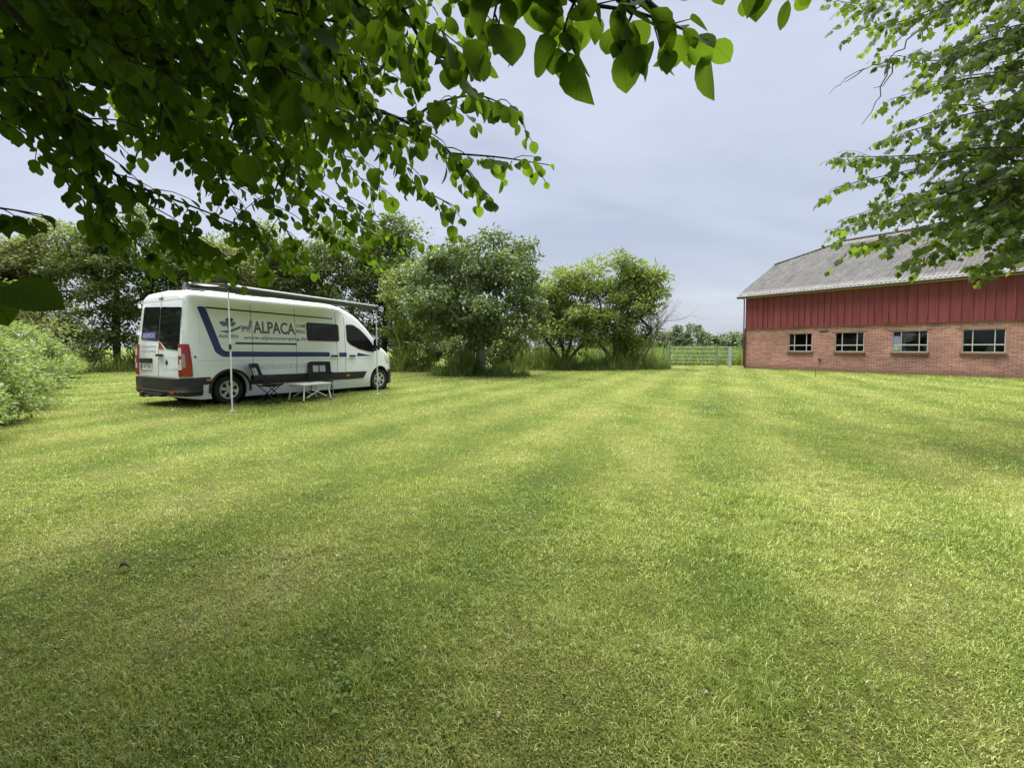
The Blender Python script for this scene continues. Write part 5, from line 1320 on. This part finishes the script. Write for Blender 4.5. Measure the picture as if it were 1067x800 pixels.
def maple():
    bx0 = np.array([9.7, 6.4, 0.]); root = empty('maple_tree', tuple(bx0)); tag(root, 'maple tree spreading layered leafy boughs in front of the barn roof', 'tree')
    s = Spray()
    ends = [
     [(1125, -60), (1010, -30), (920, -8), (862, -2)], [(1125, 0), (1030, -4), (960, 12), (912, 34)], [(1125, 50), (1040, 40), (985, 45), (936, 58)],
     [(1125, 90), (1050, 82), (985, 88), (926, 104)], [(1130, 130), (1050, 118), (975, 130), (910, 150)], [(1125, 160), (1040, 145), (950, 158), (872, 164)],
     [(1120, 185), (1040, 175), (950, 186), (868, 196)], [(1125, 205), (1040, 196), (955, 215), (862, 240)], [(1125, 222), (1050, 220), (965, 240), (886, 258)],
     [(1125, 240), (1065, 240), (1005, 256), (948, 274)], [(1135, 245), (1085, 248), (1045, 264), (1020, 280)],
     [(1140, 20), (1080, 20), (1035, 40), (1000, 70)], [(1140, 80), (1090, 90), (1040, 110), (1000, 126)], [(1140, 150), (1090, 150), (1040, 170), (990, 190)], [(1140, 200), (1090, 205), (1050, 225), (1010, 240)], [(1140, -60), (1090, -40), (1040, 0), (985, 20)]]
    more = []
    for e in ends:
        for _ in range(2):
            dy_ = float(rng.uniform(-30, 8)); cut = float(rng.uniform(.55, .95)); x0 = e[0][0]
            more.append([(x0 + (px - x0) * cut, py + dy_ * (.4 + .6 * k / 3)) for k, (px, py) in enumerate(e)])
    ends = ends + more
    for i, e in enumerate(ends):
        Y0 = 6.3; Y1 = float(rng.uniform(4.9, 7.0)); m = len(e)
        pts = [at(px, py, Y0 + (Y1 - Y0) * k / (m - 1)) - bx0 for k, (px, py) in enumerate(e)]
        pts = [p + rng.normal(0, .10, 3) * (0 < k < 3) for k, p in enumerate(pts)]
        s.branch(pts,   .016, .003, .090, (.18, .62), .14, .9, .058, 6, flat=.45, sub_droop=1.0, main_first=.1)
        hub = np.array([-.05, 0, float(np.clip(pts[0][2] - .6, 1.9, 6.0))]); c = resample([hub, (hub + pts[0]) / 2 + np.array([0, 0, .15]), pts[0]], .2)
        s.mb.tube(list(c), list(np.linspace(.055, .02, len(c))), 7, cap=False)
    for e in ([(960, 30, 5.6), (925, 62, 5.6), (900, 72, 5.6), (864, 98, 5.6)], [(925, 62, 5.6), (918, 100, 5.6), (905, 118, 5.6), (898, 130, 5.6)], [(900, 72, 5.6), (886, 84, 5.6), (880, 86, 5.6)], [(930, 66, 5.6), (926, 84, 5.6), (910, 92, 5.6)]):
        q = resample([p - bx0 for p in PX(e)], .1); q[1:-1] += rng.normal(0, .018, (len(q) - 2, 3)); s.mb.tube(list(q), list(np.linspace(.009, .003, len(q))), 5, cap=False)
    trunk = [(0, 0, -.1), (.0, .02, 1.5), (-.05, 0, 3.2), (0, 0, 5.0), (.05, 0, 7.0), (0, 0, 8.6)]
    s.mb.tube(trunk, [.26, .20, .17, .13, .09, .04], 14, cap=False)
    tops = []
    while len(tops) < 130:
        c = np.array([rng.uniform(-2.4, 2.8), rng.uniform(-2.4, 2.4), rng.uniform(2.4, 9.0)])
        if (c[0] / 2.9) ** 2 + (c[1] / 2.6) ** 2 + ((c[2] - 5.6) / 3.3) ** 2 > 1: continue
        wp = c + bx0
        if wp[0] / max(.1, wp[1]) < 1.13 and wp[2] < EYE + wp[1] * .80: continue
        tops.append(c)
    skeleton(s.mb, [np.array(t) for t in trunk[1:]], .12, tops, .01, 5)
    for c in tops:
        for _ in range(34):
            d = rand_dirs(1)[0]; s.leaf(c + d * .5 * rng.random() ** .5 * np.array([1, 1, .5]), d + np.array([0, 0, -.4]), np.array([0, 0, 1.]) + rng.normal(0, .4, 3), .095)
    s.mb.build('trunk', M['bark'], root, 60)
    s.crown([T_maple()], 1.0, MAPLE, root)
maple()
# ------------------------------------------------------------------ small litter on the lawn
DRYD = pmat('dry_leaf_dark', (.045, .030, .020), .8, noise=.3, nscale=30); DRYP = pmat('dry_leaf_pale', (.30, .27, .18), .8, noise=.25, nscale=30)
def litter(name, label, cat, px, py, L, mat, group=None):
    d = (py - HY) / FPX; Y = EYE / d; x = bx(px, Y); V, F = T_lime(); mb = MB(); an = rng.random() * 6.28
    q = [(L * (v[0] * .7 * math.cos(an) - v[1] * math.sin(an)), L * (v[0] * .7 * math.sin(an) + v[1] * math.cos(an)), .022 + L * (abs(v[0]) * .6 + .25 * math.sin(v[1] * 4))) for v in V]
    k = len(q); mb.add(q + [(a, b, c - .0015) for a, b, c in q], F + [tuple(i + k for i in f[::-1]) for f in F]); o = mb.build(name, mat, None, 60); o.location = (x, Y, float(gz(x, Y))); tag(o, label, cat, group)
litter('dead_leaf', 'dark curled dead leaf lying alone on the lawn in front of the van', 'leaf', 115, 602, .055, DRYD)
for px, py in ((442, 688), (668, 690), (914, 728), (960, 620), (745, 745), (520, 760), (150, 583), (860, 590), (985, 555)):
    litter('dry_leaf', 'small pale dry leaf scrap lying in the mown grass', 'leaf', px, py, .018, DRYP, 'pale leaf scraps on the lawn')

def clover():
    n = 30000; y = np.sqrt(rng.random(n) * (8 ** 2 - 1) + 1); x = (rng.random(n) * 2 - 1) * 1.25 * y
    k = (vnoise(x + 50, y + 9, .8) * .6 + vnoise(x, y + 70, 3.0) * .4) > .60
    x, y = x[k], y[k]; n = len(x); P = np.stack([x, y, gz(x, y) + rng.uniform(.012, .024, n)], 1)
    D = rng.normal(0, 1, (n, 3)); D[:, 2] *= .15; Nn = rng.normal(0, .25, (n, 3)); Nn[:, 2] += 1; L_ = rng.uniform(.010, .020, n)
    V, Lp, St, Rn, uv = leaves(P, D, Nn, L_, L_ * 1.0, T_diamond(), rng.random(n))
    tag(np_mesh('clover', V, Lp, St, leaf_mat('clover_leaf', (.035, .075, .012), (.10, .17, .035), (.15, .25, .03), .25, gloss=.08), rnd=Rn), 'patches of low clover growing among the mown grass', 'clover', kind='stuff')
clover()

def clippings():
    n = 9000; y = np.sqrt(rng.random(n) * (9 ** 2 - 1) + 1); x = (rng.random(n) * 2 - 1) * 1.25 * y
    k = rng.random(n) < np.clip(vnoise(x + 20, y + 60, 1.1) * 2.2 - .75, .04, 1); x, y = x[k], y[k]; n = len(x)
    P = np.stack([x, y, gz(x, y) + rng.uniform(.012, .03, n)], 1); D = rng.normal(0, 1, (n, 3)); D[:, 2] *= .12; Nn = rng.normal(0, .3, (n, 3)); Nn[:, 2] += 1; L_ = rng.uniform(.018, .05, n)
    V, Lp, St, Rn, uv = leaves(P, D, Nn, L_, np.full(n, .0035), T_diamond(), rng.random(n))
    tag(np_mesh('grass_clippings', V, Lp, St, leaf_mat('straw', (.10, .075, .03), (.42, .36, .20), (.3, .25, .1), .15, gloss=.05), rnd=Rn), 'dry straw coloured clippings scattered over the mown lawn', 'clippings', kind='stuff')
clippings()
